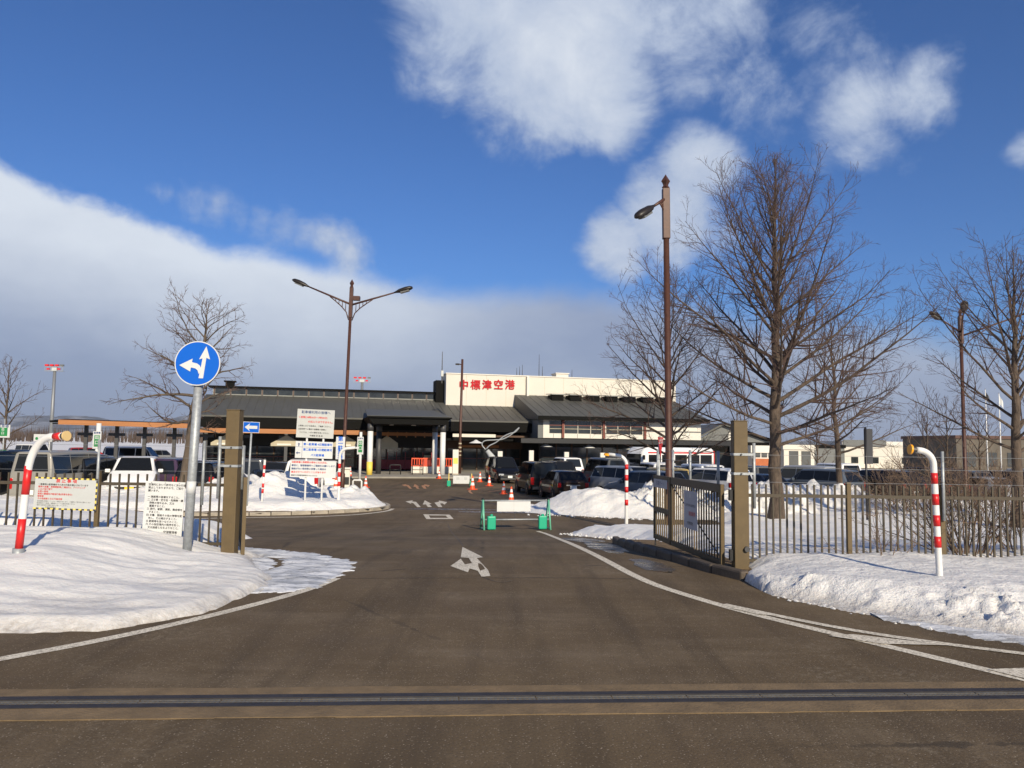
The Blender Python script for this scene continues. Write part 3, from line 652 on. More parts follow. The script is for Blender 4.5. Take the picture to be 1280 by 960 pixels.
# notice boards on the left fence
def board(name, label, cat, loc, rz, w, h, m='sign_white', edge=None, t=.006):
    e = empty(name, loc, rz, label, cat)
    p = MB().bx(-w / 2, w / 2, -t / 2, t / 2, -h / 2, h / 2).build('panel', m, e)
    return e, p
c = P(76, 618, 11.0)
nb, np_ = board('notice_board', 'white prohibition notice with yellow and black striped border on the left fence', 'notice board', (c.x, 11.12, c.z), 0, .90, .455, 'sign_grey'); nb.rotation_euler = (0, R(1.2), 0)
text('禁 止 事 項', .062, 'ink_red', np_, (.0, -.0045, .18), 'CENTER', .0012)
for i, (s_, m_, x_) in enumerate([('一般車両の駐車場内での次の行為を禁止されています', 'ink_black', -.40), ('車両の放置・長期間駐車(二輪含む)、アイドリング', 'ink_red', -.40), ('ごみの投げ捨て', 'ink_red', -.40), ('火気の使用', 'ink_red', -.40), ('車両の整備及び給油行為(洗車を含む)', 'ink_red', -.40), ('物販等', 'ink_red', -.40), ('その他迷惑となる行為全般', 'ink_red', -.40)]):
    text(s_, .030, m_, np_, (x_, -.0045, .125 - i * .034), 'LEFT', .0004, res=1)
for i, s_ in enumerate(['違反車両は移動していただく場合があります。ご理解とご協力をお願いします', '駐車場内での事故、盗難等については責任を負いません', '場内の案内及び係員の指示に従ってください。', '                    空港管理事務所']): text(s_, .022, 'ink_black', np_, (-.40, -.0045, -.115 - i * .028), 'LEFT', res=1)
i = 0
for z in (.2275 - .010, -.2275 + .010):
    for k in range(22): MB().bx(-.45 + k * .0409, -.45 + (k + 1) * .0409 - .001, -.0065, -.0035, z - .010, z + .010).build('border_stripe', ['sign_yellow', 'ink_black'][k % 2], np_)
for k in range(10): MB().bx(.430, .45, -.0066, -.0036, -.205 + k * .041, -.205 + (k + 1) * .041 - .001).build('border_stripe', ['sign_yellow', 'ink_black'][k % 2], np_)
c = P(203, 636, 11.1)
nb, np_ = board('notice_board', 'white upright notice of numbered rules on the left fence beside the sign pole', 'notice board', (c.x, 11.14, c.z), 0, .57, .77, 'sign_white'); nb.rotation_euler = (0, R(1.6), 0)
for i, (s_, x_) in enumerate([('空港内において許可なく次の行為を', -.24), ('禁止しておりますので、ご協力', -.24), ('願います。', -.24), ('', 0), ('一 施設等の破壊をすること。', -.24), ('二 ゴミ等・空き缶・危険物・爆', -.24), ('   発物の持ち込み、又は', -.24), ('   遺棄すること。', -.24), ('三 旅行、勧誘、演説、集会等を', -.24), ('   すること。', -.24), ('四 文書、図画その他の物等を配', -.24), ('   布し、又は掲示すること。', -.24), ('五 動物等を放つなどのこと。', -.24), ('六 その他空港内の秩序を乱し、', -.24), ('   又は迷惑となるようなこと。', -.24)]):
    if s_: text(s_, .036, 'ink_black', np_, (x_, -.0045, .335 - i * .0435), 'LEFT', .0006, res=1)
text('空港管理者', .04, 'ink_black', np_, (.22, -.0045, -.335), 'RIGHT', .0006)
for x in (-.2, 0, .2):
    for z in (.365, -.365): MB().tube([(x, -.008, z), (x, 0, z)], .006, 8).build('screw', 'steel', np_)

# round blue arrow sign
c = P(250, 455, 10.4); q = G(233, 704)
rs = empty('road_sign', (q.x, 10.4, -.02), 0, 'round blue sign with white left and ahead arrows on a galvanised pole', 'road sign')
lean = (c.x - q.x) / (c.z + .02)
MB().tube([(0, 0, -.2), (c.x - q.x, 0, c.z + .1)], .058, 20).build('pole', 'galvanised', rs, True)
MB().tube([(lean * .94, 0, .94), (lean * 1.10, 0, 1.10)], .0605, 20).build('white_band', 'sign_white', rs, True)
def disc(r, y0, y1, n=48): return MB().tube([(0, y0, 0), (0, y1, 0)], r, n)
f = disc(.302, 0, .012).build('sign_face', 'sign_white', rs); f.location = (c.x - q.x, -.085, c.z + .02); f.rotation_euler = (0, R(1.5), R(3))
disc(.288, -.003, .004).build('disc', 'sign_blue', f)
MB().prism([(.03, -.20), (.09, -.20), (.115, .08), (.165, .06), (.105, .235), (.02, .055), (.065, .07), (.055, -.02)], 'y', -.0075, -.004).build('ahead_arrow', 'sign_white', f)
pts_o = [(.075, -.06), (.055, -.005), (.015, .03), (-.06, .042)]; pts_i = [(.045, -.11), (.02, -.06), (-.015, -.035), (-.07, -.02)]
MB().prism([(.048, -.13)] + [(.056, -.075), (.038, -.03), (.0, -.003), (-.07, .012), (-.065, .06), (-.235, -.035), (-.085, -.115), (-.08, -.06), (-.02, -.07), (.012, -.095), (.028, -.14)], 'y', -.0105, -.008).build('left_arrow', 'sign_white', f)
for z in (c.z - .05, c.z + .09): MB().bx(-.09, .09, -.075, .07, z - .02, z + .02).build('bracket', 'galvanised', rs).location = (lean * z, 0, 0)

# ------------------------------------------------------------------ curved red and white edge markers
def marker(label, base, h, reach, r, bands, side, refl, foot=False, group='curved red and white edge markers', lean=0.0, reach_y=0.0, red_tip=False, rise=1.0):
    t = empty('edge_marker', base, 0, label, 'edge marker', group); t.rotation_euler = (0, lean, 0)
    R_ = min(.30, reach * .8); RZ = R_ * rise; path = [(0, 0, -.3), (0, 0, 0)]
    zs = h - RZ; path.append((0, 0, zs))
    for i in range(1, 9):
        a = i / 8 * math.pi / 2 * .93; path.append((side * R_ * (1 - math.cos(a)), reach_y * (1 - math.cos(a)), zs + RZ * math.sin(a)))
    a = math.pi / 2 * .93; e = Vector(path[-1]); tan = Vector((side * math.sin(a), reach_y * math.sin(a) / max(R_, .01), math.cos(a))).normalized(); tip = e + tan * (reach - R_); path.append(tuple(tip))
    MB().tube(path, r, 16).build('pipe', 'white_paint', t, True)
    for z0, z1 in bands: MB().tube([(0, 0, z0), (0, 0, z1)], r * 1.02, 16, True).build('red_band', 'red_paint', t, True)
    if red_tip: MB().tube([e + tan * (reach - R_) * .35, tip - tan * .002], r * 1.02, 16).build('red_band', 'red_paint', t, True)
    rf = MB().tube([(0, 0, -.01), (0, 0, .06)], r * .85, 12).build('reflector', 'dark_grey', t); rf.location = tip; rf.rotation_euler = tan.to_track_quat('Z', 'Y').to_euler()
    return t, tip, tan, rf
tl, tip, tan, rf = marker('near curved red and white edge marker on the left snow bank, its arm bent right', (-5.50, 8.72, .30), 1.37, .46, .041, [(.10, .43), (.70, 1.02)], 1, 'amber', reach_y=-.10, red_tip=True, lean=R(3.2), rise=1.35)
o = MB().tube([(0, 0, .055), (0, 0, .075)], .056, 24).build('reflector_lens', 'amber_reflector', rf); o.rotation_euler = (0, 0, 0)
MB().tube([(0, 0, -.06), (0, 0, .10)], .062, 18).build('socket', 'galvanised', tl, True)
tr_, tip, tan, rf = marker('near curved red and white edge marker on the right snow bank by the bare shrub', (4.69, 8.5, .22), 1.42, .20, .034, [(.36, .48), (.59, .71), (.82, .94), (1.05, 1.17)] , -1, 'o', lean=R(-1.5))
MB().tube([(0, 0, .055), (0, 0, .075)], .055, 24).build('reflector_lens', 'orange_reflector', rf)
def far_marker(label, px, py, y, h, side, reach, bands, r=.05):
    b = P(px, py, y); t, tip, tan, rf = marker(label, (b.x, y, b.z), h, reach, r, bands, side, 'o')
    # the lens is turned to the drive
    MB().tube([(0, -.05, .06), (0, .02, .06)], .085, 20).build('reflector_lens', 'orange_reflector' if side < 0 else 'sign_white', rf).rotation_euler = (0, 0, 0)
    return t
far_marker('curved red and white edge marker standing between the snow heap and the open gate', 783, 652, 24.2, 2.05, -1, .60, [(.50, .68), (.90, 1.08), (1.27, 1.45), (1.62, 1.78)], .055)
far_marker('curved red and white edge marker at the tip of the kerbed island', 423, 626, 29.3, 1.98, 1, .62, [(.55, .72), (.90, 1.08), (1.22, 1.40)], .055)
b = P(327, 631, 28.0); t = empty('edge_pole', (b.x, 28.0, b.z), 0, 'straight red and white pole on the island left of the signboards', 'edge pole'); t.rotation_euler = (0, R(2), 0)
MB().tube([(0, 0, -.3), (0, 0, 1.62)], .042, 12).build('pole', 'white_paint', t, True)
for z in (.42, .62, 1.0, 1.28): MB().tube([(0, 0, z), (0, 0, z + .15)], .043, 12).build('red_band', 'red_paint', t, True)
MB().lathe([(.0, .0), (.03, .0), (.03, .04), (.0, .06)], 12, (0, 0, 1.62)).build('cap', 'dark_grey', t)

# ------------------------------------------------------------------ island signboards
def two_arrow(parent, kind, x, z, s, y):
    if kind == 'up': pts = [(0, .5), (.32, .12), (.13, .17), (.10, -.4), (-.10, -.4), (-.13, .17), (-.32, .12)]
    else: pts = [(-.5, 0), (-.1, .35), (-.16, .1), (.45, .1), (.45, -.1), (-.16, -.1), (-.1, -.35)]
    MB().prism([(x + a * s, z + b_ * s) for a, b_ in pts], 'y', y, y + .003).build('arrow', 'ink_navy', parent)
b1 = P(381, 631, 28.6); b2 = P(401, 631, 28.9); mid = (b1 + b2) / 2
rz = R(8); sb = empty('parking_signboard', (mid.x, 28.75, mid.z), rz, 'three stacked white parking signboards on two white posts on the island', 'signboard')
for x in (-.30, .30): MB().tube([(x, .05, -.5), (x, .05, 2.55)], .038, 12).build('post', 'white_paint', sb, True)
def sbz(py): return P(397, py, 28.75).z - mid.z
def sboard(py0, py1, x0, x1, m, tilt):
    z0, z1 = sbz(py1), sbz(py0); p = MB().bx(-(x1 - x0) / 2, (x1 - x0) / 2, -.02, .005, -(z1 - z0) / 2, (z1 - z0) / 2).build('board', m, sb); p.location = ((x0 + x1) / 2, 0, (z0 + z1) / 2); p.rotation_euler = (0, R(tilt), 0); return p, (x1 - x0), (z1 - z0)
p, w, h = sboard(512, 547.5, -.68, .68, 'sign_grey', 1.6); y = -.0225
text('駐車場利用の皆様へ', .118, 'ink_navy', p, (0, y, h * .39), 'CENTER', .002); text('1.夜間(18時30分～7時30分)', .088, 'ink_red', p, (-.62, y, h * .21), 'LEFT', .002); text('の出入りはできません。', .088, 'ink_red', p, (-.28, y, h * .06), 'LEFT', .002)
for i, s_ in enumerate(['2.夜間における駐車は、ご遠慮ください。', '3.駐車場での事故や盗難等の被害に', '   ついては、一切の責任を負いません。']): text(s_, .066, 'ink_black', p, (-.62, y, -h * (.09 + i * .115)), 'LEFT', .001, res=1)
text('中標津 空 港 長', .07, 'ink_black', p, (.05, y, -h * .43), 'CENTER', .001, res=1)
p, w, h = sboard(552, 573, -.70, .66, 'sign_white', 1.2)
for i, s_ in enumerate(['第一駐車場 4日間駐車可', '第二駐車場 4日間駐車可', 'バス駐車場']): text(s_, .098, 'sign_blue', p, (.13, y, h * (.32 - .32 * i)), 'CENTER', .003)
two_arrow(p, 'up', -.56, h * .28, .15, y - .001); two_arrow(p, 'left', -.57, -h * .2, .17, y - .001)
MB().bx(-w / 2 + .24, -w / 2 + .25, y - .002, y, -h / 2, h / 2).build('divider', 'ink_navy', p); MB().bx(-w / 2, w / 2, y - .0018, y, h * .15, h * .15 + .008).build('divider', 'ink_navy', p)
p, w, h = sboard(576, 597, -.86, .80, 'sign_white', 1.0)
for i, (s_, m_) in enumerate([('当駐車場に長期間お停めになる方は、', 'ink_red'), ('事前に、管理事務所へご連絡をお願いします。', 'ink_navy'), ('連絡がない車両等の放置した場合は', 'ink_navy'), ('撤去させていただくことがあります', 'ink_red'), ('連絡先:空港管理事務所 TEL 0153-73-', 'ink_black')]): text(s_, .079 if i < 4 else .06, m_, p, (-.79, y, h * (.39 - .195 * i)), 'LEFT', .0022 if i < 4 else .001, res=1)
# small blue one way sign with its pole
b = P(308.5, 633, 27.3); ow = empty('road_sign', (b.x, 27.3, b.z), 0, 'small blue one way sign with a white left arrow on a thin pole', 'road sign'); ow.rotation_euler = (0, R(1.3), 0)
h = P(310, 534, 27.3).z - b.z
MB().tube([(0, 0, -.3), (0, 0, h + .2)], .036, 12).build('pole', 'galvanised', ow, True)
p = MB().bx(-.29, .29, -.055, -.04, h - .19, h + .19).build('panel', 'sign_white', ow); MB().bx(-.275, .275, -.059, -.05, h - .175, h + .175).build('blue_field', 'sign_blue', p)
MB().prism([(-.23, h), (-.04, h + .14), (-.08, h + .055), (.22, h + .055), (.22, h - .055), (-.08, h - .055), (-.04, h - .14)], 'y', -.064, -.06).build('arrow', 'sign_white', p)
b = P(302.5, 633, 26.9); wp = empty('marker_post', (b.x, 26.9, b.z), 0, 'plain thin white post beside the one way sign', 'post'); MB().tube([(0, 0, -.3), (0, 0, 2.1)], .034, 10).build('pole', 'galvanised', wp, True); MB().tube([(0, 0, -.29), (0, 0, 1.15)], .0355, 10).build('white_sleeve', 'white_paint', wp, True)

# ------------------------------------------------------------------ street lamps
def lamp(label, base, H, arms, thick=.085, group='brown street lamps', scale=1.0, finial=True):
    t = empty('street_lamp', base, 0, label, 'street lamp', group)
    MB().tube([(0, 0, -.2), (0, 0, 1.2), (0, 0, 1.25), (0, 0, H - 1.45)], [thick * 1.35, thick * 1.35, thick, thick * .82], 12).build('pole', 'lamp_brown', t, True)
    bevel(MB().bx(-thick, thick, -thick, thick, H - 1.6, H - .14).build('post_head', 'lamp_brown', t), .012)
    if finial: MB().lathe([(thick * .8, 0), (thick * 1.15, .03), (thick * .7, .09), (thick * .85, .14), (thick * 1.3, .22), (.001, .42)], 4, (0, 0, H - .14)).build('finial', 'lamp_brown', t)
    for (a, reach, rise, z) in arms:
        d = Vector((math.cos(a), math.sin(a), 0)); o = Vector((0, 0, z)); e = o + d * reach + Vector((0, 0, rise)); up = Vector((0, 0, 1))
        b = MB(); b.tube([o, o.lerp(e, .5), e], [.05, .045, .036], 8); k = abs(rise) / reach
        low = o - up * .75; pts = [low + d * thick]
        for q, dz in ((.10, -.46), (.22, -.28), (.36, -.15), (.50, -.04)): pts.append(o.lerp(e, q) + up * dz)
        b.tube(pts, .026, 6)
        for q, dz in ((.12, -.40), (.20, -.29), (.28, -.21), (.36, -.14)): b.tube([o.lerp(e, q), o.lerp(e, q) + up * dz], .018, 5)
        arm = b.build('arm', 'lamp_brown', t, True)
        dirn = (e - o).normalized(); side = dirn.cross(up).normalized(); nrm = side.cross(dirn)
        hb = MB(); secs = [(0, .045, .04), (.10, .07, .06), (.28, .17, .11), (.60, .19, .13), (.82, .15, .11), (.92, .08, .06)]; o2 = len(hb.v); n = 12
        for s_, w_, h_ in secs:
            for j in range(n): q = 2 * math.pi * j / n; hb.v.append(tuple(e + dirn * s_ + side * w_ * math.cos(q) + nrm * (h_ * math.sin(q) if math.sin(q) > 0 else h_ * .7 * math.sin(q))))
        for i in range(len(secs) - 1):
            for j in range(n): j2 = (j + 1) % n; hb.f.append((i * n + j, i * n + j2, (i + 1) * n + j2, (i + 1) * n + j)); hb.mi.append(0)
        hb.f += [tuple(range(n)), tuple((len(secs) - 1) * n + j for j in range(n))]; hb.mi += [0, 0]
        hd = hb.build('lamp_head', 'lamp_head', arm, True)
        lb = MB(); 
        lb.prism([(-.20, -.115), (.20, -.115), (.24, 0), (.20, .115), (-.20, .115), (-.24, 0)], 'z', -.035, .035)
        g = lb.build('lamp_glass', 'lamp_glass', arm); g.matrix_local = Matrix((dirn, side, nrm)).transposed().to_4x4(); g.location = e + dirn * .52 - nrm * .085
    return t
d = 36.5; b = P(427, 622, d); lz = P(434, 356, d).z - gz(d)
LL = lamp('double armed brown street lamp standing on the island left of the terminal', (b.x, d, gz(d)), lz, [(R(180 - 8), 2.15, .85, lz - .95), (R(-6), 2.1, .62, lz - .98)]); LL.rotation_euler = (0, R(1.0), 0)
MB().bx(.1, .42, -.12, .12, lz - .75, lz - .55).build('control_box', 'lamp_brown', LL)
d = 21.5; b = P(837, 640, d); lz = P(838, 230, d).z - gz(d)
LR_ = lamp('tall single armed brown street lamp behind the open gate leaf', (b.x, d, gz(d)), lz, [(R(222), .55, -.34, lz - .42)], .10); LR_.rotation_euler = (0, R(-.55), 0)
d = 40; b = P(1208, 640, d); lz = P(1206, 392, d).z - gz(d)
LR2 = lamp('far right brown street lamp with three arms among the bare trees', (b.x, d, gz(d)), lz, [(R(200), 1.25, .55, lz - 1.0), (R(245), 1.5, .85, lz - 1.05), (R(-8), 3.0, 1.1, lz - 1.2)], .10)
# plain pole lamp before the terminal
d = 69; b = P(574, 593, d); lz = P(577.5, 449, d).z - gz(d)
t = empty('pole_lamp', (b.x, d, gz(d)), 0, 'slim brown pole lamp with one short arm before the white terminal wall', 'pole lamp'); t.rotation_euler = (0, R(.5), 0)
MB().tube([(0, 0, -.2), (0, 0, 3.0), (0, 0, lz)], [.16, .13, .10], 10).build('pole', 'lamp_brown', t, True)
o = MB().tube([(0, 0, lz - .5), (-.30, -.1, lz - .45)], .05, 6).build('arm', 'lamp_brown', t); bevel(MB().box((-.42, -.12, lz - .48), (.36, .28, .14)).build('lamp_head', 'lamp_head', o), .03)
for z in (1.7, 2.05, 2.4, 2.75): MB().tube([(0, 0, z), (0, 0, z + .12)], .142, 10).build('band', 'gable_beige', t)
d = 75; b = P(922, 600, d); t = tag(MB().tube([(0, 0, -.2), (0, 0, P(922, 478, d).z - gz(d))], [.09, .04], 8).build('mast', 'dark_grey', None, True), 'thin dark mast rising right behind the right gate post', 'mast'); t.location = (b.x, d, gz(d))

# ------------------------------------------------------------------ barricades and cones
def barricade(label, a, b_, h, m):
    a = Vector(a); b_ = Vector(b_); d = b_ - a; L = d.length
    t = empty('barricade', a, math.atan2(d.y, d.x), label, 'barricade')
    for x in (0, L):
        f = MB(); f.tube([(x, -.28, 0), (x, -.03, h), ], .028, 8).tube([(x, .28, 0), (x, .03, h)], .028, 8).tube([(x, -.17, h * .35), (x, .17, h * .35)], .022, 6).tube([(x, -.29, .03), (x, .29, .03)], .022, 6)
        fo = f.build('stand', 'green_pipe', t, True); MB().lathe([(.03, 0), (.045, .02), (.045, .08), (.0, .10)], 10, (x, 0, h - .03)).build('cap', 'black_plastic', fo)
        sx = 1 if x == 0 else -1
        w = MB(); w.bx(x + sx * .10, x + sx * .34, -.26, -.12, .02, .40) if sx > 0 else w.bx(x - .34, x - .10, -.26, -.12, .02, .40)
        wt = bevel(w.build('water_weight', 'green_plastic', t), .03, 3)
        MB().tube([(x + sx * .22, -.19, .40), (x + sx * .22, -.19, .45)], .04, 10).build('filler_cap', 'green_plastic', wt)
    MB().tube([(-.05, 0, h - .02), (L + .05, 0, h - .02)], .024, 10).build('top_pipe', 'galvanised', t, True)
    MB().tube([(0, -.17, h * .35), (L, -.17, h * .35)], .022, 10).build('lower_pipe', 'galvanised', t, True)
    bd = MB().bx(L * .21, L * .72, -.045, -.030, h - .33, h - .04).build('board', 'sign_white', t)
    for x in (L * .22, L * .47, L * .71): MB().tube([(x, -.035, h - .33), (x, -.16, h * .36)], .006, 5).build('strap', 'dark_grey', t)
    MB().bx(L * .463, L * .467, -.0475, -.0455, h - .33, h - .04).build('fold_line', 'sign_grey', bd)
    return t
a = G(603, 662); b_ = G(685, 662); barricade('green framed barricade with a blank white board standing in the driveway', (a.x, a.y, a.z), (b_.x, b_.y, b_.z), .84, None)
d = 51; a = P(561, 603, d); b_ = P(588, 603, d)
t = empty('barricade', (a.x, d, gz(d)), R(4), 'small white barricade with green weights before the terminal entrance', 'barricade')
for x in (0, 1.5):
    MB().tube([(x, -.25, 0), (x, 0, .85)], .028, 6).tube([(x, .25, 0), (x, 0, .85)], .028, 6).build('stand', 'sign_yellow', t); bevel(MB().bx(x - .12, x + .12, -.3, -.16, .02, .40).build('water_weight', 'green_plastic', t), .03)
p = MB().bx(.28, 1.36, -.14, -.11, .2, .72).build('board', 'sign_white', t)
for x in (.5, 1.0): MB().bx(x, x + .2, -.143, -.141, .45, .62).build('print', 'sign_grey', p)
cone0 = None
def cone(label, base, h):
    global cone0
    if cone0 is None:
        t = empty('traffic_cone', (0, 0, 0), 0, label, 'traffic cone', 'orange traffic cones in the car park')
        bevel(MB().bx(-.19, .19, -.19, .19, 0, .035).build('base', 'cone_orange', t), .01)
        def r(z): return .145 - .118 * z / .7
        for z0, z1, m_ in ((.03, .22, 'cone_orange'), (.22, .36, 'cone_white'), (.36, .45, 'cone_orange'), (.45, .58, 'cone_white'), (.58, .7, 'cone_orange')):
            b = MB(); b.lathe([(r(z0), z0), (r(z1), z1)] + ([(0, z1)] if z1 > .69 else []), 16).build('cone_band' if m_ == 'cone_white' else 'cone_body', m_, t, True)
        cone0 = t
    else:
        t = copy_tree(cone0); t['label'] = label
    t.location = base; t.scale = (h / .7,) * 3
    t.rotation_euler = (0, 0, base[0] * 7)
for lab, px, py, h in [('orange and white traffic cone nearest the small white barricade', 590.5, 612, .85), ('orange traffic cone left of the black car facing the camera', 600, 602.5, .75), ('orange traffic cone in front of the black car facing the camera', 611.5, 607.5, .72), ('orange and white traffic cone beside the tall black van', 629.5, 617.5, .72), ('striped traffic cone nearest the big ploughed snow heap', 639, 627.5, .72),
                       ('traffic cone left of the yellow padded terminal column', 457, 609.5, .72), ('small orange traffic cone on the road edge of the island', 443.5, 622, .55), ('orange traffic cone behind the signboard at the lamp base', 420, 617, .85), ('traffic cone beside the ticket machine', 437.5, 597, .85), ('traffic cone at the right terminal column', 549, 598.5, .7), ('small cone by the rear bumper of the tall black van', 661, 617.5, .45)]:
    p = G(px, py); 
    if lab.startswith('orange traffic cone behind'): p = Vector((X(420, 33), 33.0, gz(33) + .30))
    cone(lab, p, h)

# ------------------------------------------------------------------ the terminal
TH = R(14); T0 = Vector((-8, 72, -1.25)); CT, ST = math.cos(TH), math.sin(TH)
def TL(u, v, z=0): return Vector((T0.x + u * CT - v * ST, T0.y + u * ST + v * CT, T0.z + z))
def TU(px, py, v):                               # pixel -> (u, z) in the terminal plane v
    r = ray(px, py); t = (v - T0.x * ST + T0.y * CT) / (-r.x * ST + r.y * CT); x, y = t * r.x, t * r.y
    return (x - T0.x) * CT + (y - T0.y) * ST, CAMZ + t * r.z - T0.z
term = empty('airport_terminal', T0, TH, 'long low airport terminal with dark roofs and a cream wall bearing red characters', 'airport terminal')
def tb(name, x0, x1, y0, y1, z0, z1, m, parent=term): return MB().bx(x0, x1, y0, y1, z0, z1).build(name, m, parent)
def slab(name, pts, th, m, parent=term):             # thick sheet through four points, thickened downwards
    b = MB(); n = len(pts); b.add([tuple(p) for p in pts] + [(p[0], p[1], p[2] - th) for p in pts], [tuple(range(n)), tuple(reversed(range(n, 2 * n)))] + [(i, i + n, (i + 1) % n + n, (i + 1) % n) for i in range(n)]); return b.build(name, m, parent)
uL = TU(246, 519, 0)[0]; uR = 28.6
# ground floor: dark glazed front under the eaves, with a wall behind
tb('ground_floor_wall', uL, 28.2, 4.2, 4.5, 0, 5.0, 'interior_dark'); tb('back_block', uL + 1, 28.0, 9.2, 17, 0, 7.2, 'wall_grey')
# left roof
lr = slab('roof', [(uL - .4, -.3, 5.0), (10.6, -.3, 5.0), (10.6, 8, 7.25), (uL - .4, 8, 7.25)], .14, 'roof_metal')
for i in range(40):
    u = uL - .2 + i * .8
    if u < 10.5: slab('roof_seam', [(u, -.28, 5.035), (u + .03, -.28, 5.035), (u + .03, 7.9, 7.26), (u, 7.9, 7.26)], .06, 'roof_metal', lr)
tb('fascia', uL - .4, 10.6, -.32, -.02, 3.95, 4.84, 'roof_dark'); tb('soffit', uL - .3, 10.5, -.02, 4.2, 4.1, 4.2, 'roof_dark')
cb = tb('clerestory', uL + .2, 2.6, 8.0, 9.2, 7.1, 7.95, 'roof_light')
for i in range(16):
    u = uL + .3 + i * (2.2 - uL) / 15; tb('clerestory_mullion', u, u + .10, 7.93, 7.998, 7.28, 7.95, 'lamp_brown', cb)
for i in range(15):
    u = uL + .3 + i * (2.2 - uL) / 15; w_ = (2.2 - uL) / 15; tb('clerestory_pane', u + .13, u + w_ - .03, 7.96, 7.99, 7.36, 7.88, 'window_glass', cb)
tb('ridge_cap', uL - .2, 2.6, 7.7, 9.6, 7.95, 8.12, 'roof_dark')
o = tb('chimney', uL + 1.3, uL + 2.1, 8.3, 9.1, 8.12, 8.55, 'roof_dark'); tb('chimney_cap', uL + 1.15, uL + 2.25, 8.2, 9.2, 8.55, 8.68, 'roof_dark', o)
# timber beam and columns of the front arcade
bm_ = tb('arcade_beam', uL - 10.5, uL - .5, -1.34, -1.06, 3.50, 3.90, 'wood_orange'); tb('arcade_beam', uL - .49, -5.6, -.72, -.42, 3.46, 3.86, 'wood_orange'); bm_.rotation_euler = (0, R(.8), 0); bm_.location = (0, 0, .0)
tb('arcade_beam', -5.59, 1.7, .5, .8, 3.45, 3.75, 'wood_orange')
for i in range(9): u = -5.2 + i * .85; tb('beam_post', u, u + .12, .42, .499, 3.30, 3.80, 'wood_orange')
# open arcade roof at the far left
ar = slab('arcade_roof', [(uL - 11.2, -1.0, 4.25), (uL + .2, -1.0, 4.05), (uL + .2, 3.2, 4.30), (uL - 11.2, 3.2, 4.50)], .16, 'roof_dark')
tb('arcade_fascia', uL - 11.0, uL, -.9, -.7, 3.95, 4.04, 'roof_dark')
for u in (uL - 9.0, uL - 6.6, uL - 4.4, uL - 2.0, uL + .6, uL + 3.6, uL + 7.4):
    for v in (0.6,): o = tb('arcade_column', u, u + .28, v, v + .28, 0, 4.0, 'dark_grey'); tb('column_bracket', u - .5, u + .78, v + .02, v + .26, 3.05, 3.30, 'dark_grey', o)
# glazing bays with beige gables seen under the eaves
for px, wd in ((283, 1.3), (358, 1.35), (433, 1.35)):
    u, _ = TU(px, 555, .6); o = MB().prism([(u - wd, 2.35), (u - wd, 2.6), (u, 3.35), (u + wd, 2.6), (u + wd, 2.35)], 'y', .5, 1.0).build('gable_panel', 'gable_beige', term)
    tb('gable_sign', u - wd * .6, u + wd * .3, .46, .499, 2.42, 2.58, 'wall_white', o)
u, _ = TU(484, 556, .9); MB().prism([(u - 1.0, 2.2), (u - 1.0, 2.75), (u, 3.45), (u + 1.0, 2.75), (u + 1.0, 2.2)], 'y', .9, 1.4).build('gable_panel', 'gable_beige', term)
for i in range(int((10 - uL) / 1.5)):
    u = uL + .4 + i * 1.5; o = tb('entrance_window', u, u + 1.36, 4.1, 4.19, .35, 2.3, 'window_glass'); tb('window_transom', u, u + 1.36, 4.05, 4.099, 1.3, 1.36, 'frame_red', o); tb('window_mullion', u + 1.36, u + 1.48, 4.05, 4.18, 0, 2.35, 'wood_dark', o)
tb('sill_band', -6.0, 1.4, 3.2, 3.3, .25, 1.15, 'red_dim'); 
for i in range(9): u = -5.8 + i * .85; tb('red_post', u, u + .07, 3.1, 3.199, .2, 1.9, 'red_dim')
# the porch
pA, pz = TU(459, 518, -7.6); pB, _ = TU(565, 521, -7.6)
po = slab('porch_roof', [(pA, -7.6, 5.02), (pB, -7.6, 5.02), (pB - .3, 1.0, 5.9), (pA + .3, 1.0, 5.9)], .10, 'roof_metal')
MB().prism([(pA + .02, 4.9), (pB - .02, 4.9), (pB - .7, 4.35), (pA + .5, 4.35)], 'y', -7.5, .3).build('porch_soffit', 'roof_dark', term)
tb('porch_fascia', pA, pB, -7.66, -7.56, 4.86, 4.99, 'roof_dark', po)
for px, vv, cm in ((462, -6.9, 'white_paint'), (553, -6.9, 'white_paint'), (543, -4.9, 'white_paint'), (473, -4.9, 'dark_grey')):
    u, _ = TU(px, 580, vv); o = MB().tube([(u, vv, 0), (u, vv, 3.75)], .23, 20).build('porch_column', cm, term, True); MB().tube([(u, vv, 3.75), (u, vv, 4.36)], .25, 20).build('column_head', 'dark_grey', o, True)
    if px == 462: MB().tube([(u, vv, .05), (u, vv, 1.2)], .245, 20).build('yellow_pad', 'sign_yellow', o, True)
for u in (-3.8, -1.9, .2): tb('porch_light', u, u + .35, -5, -4.6, 4.30, 4.36, 'wall_white')
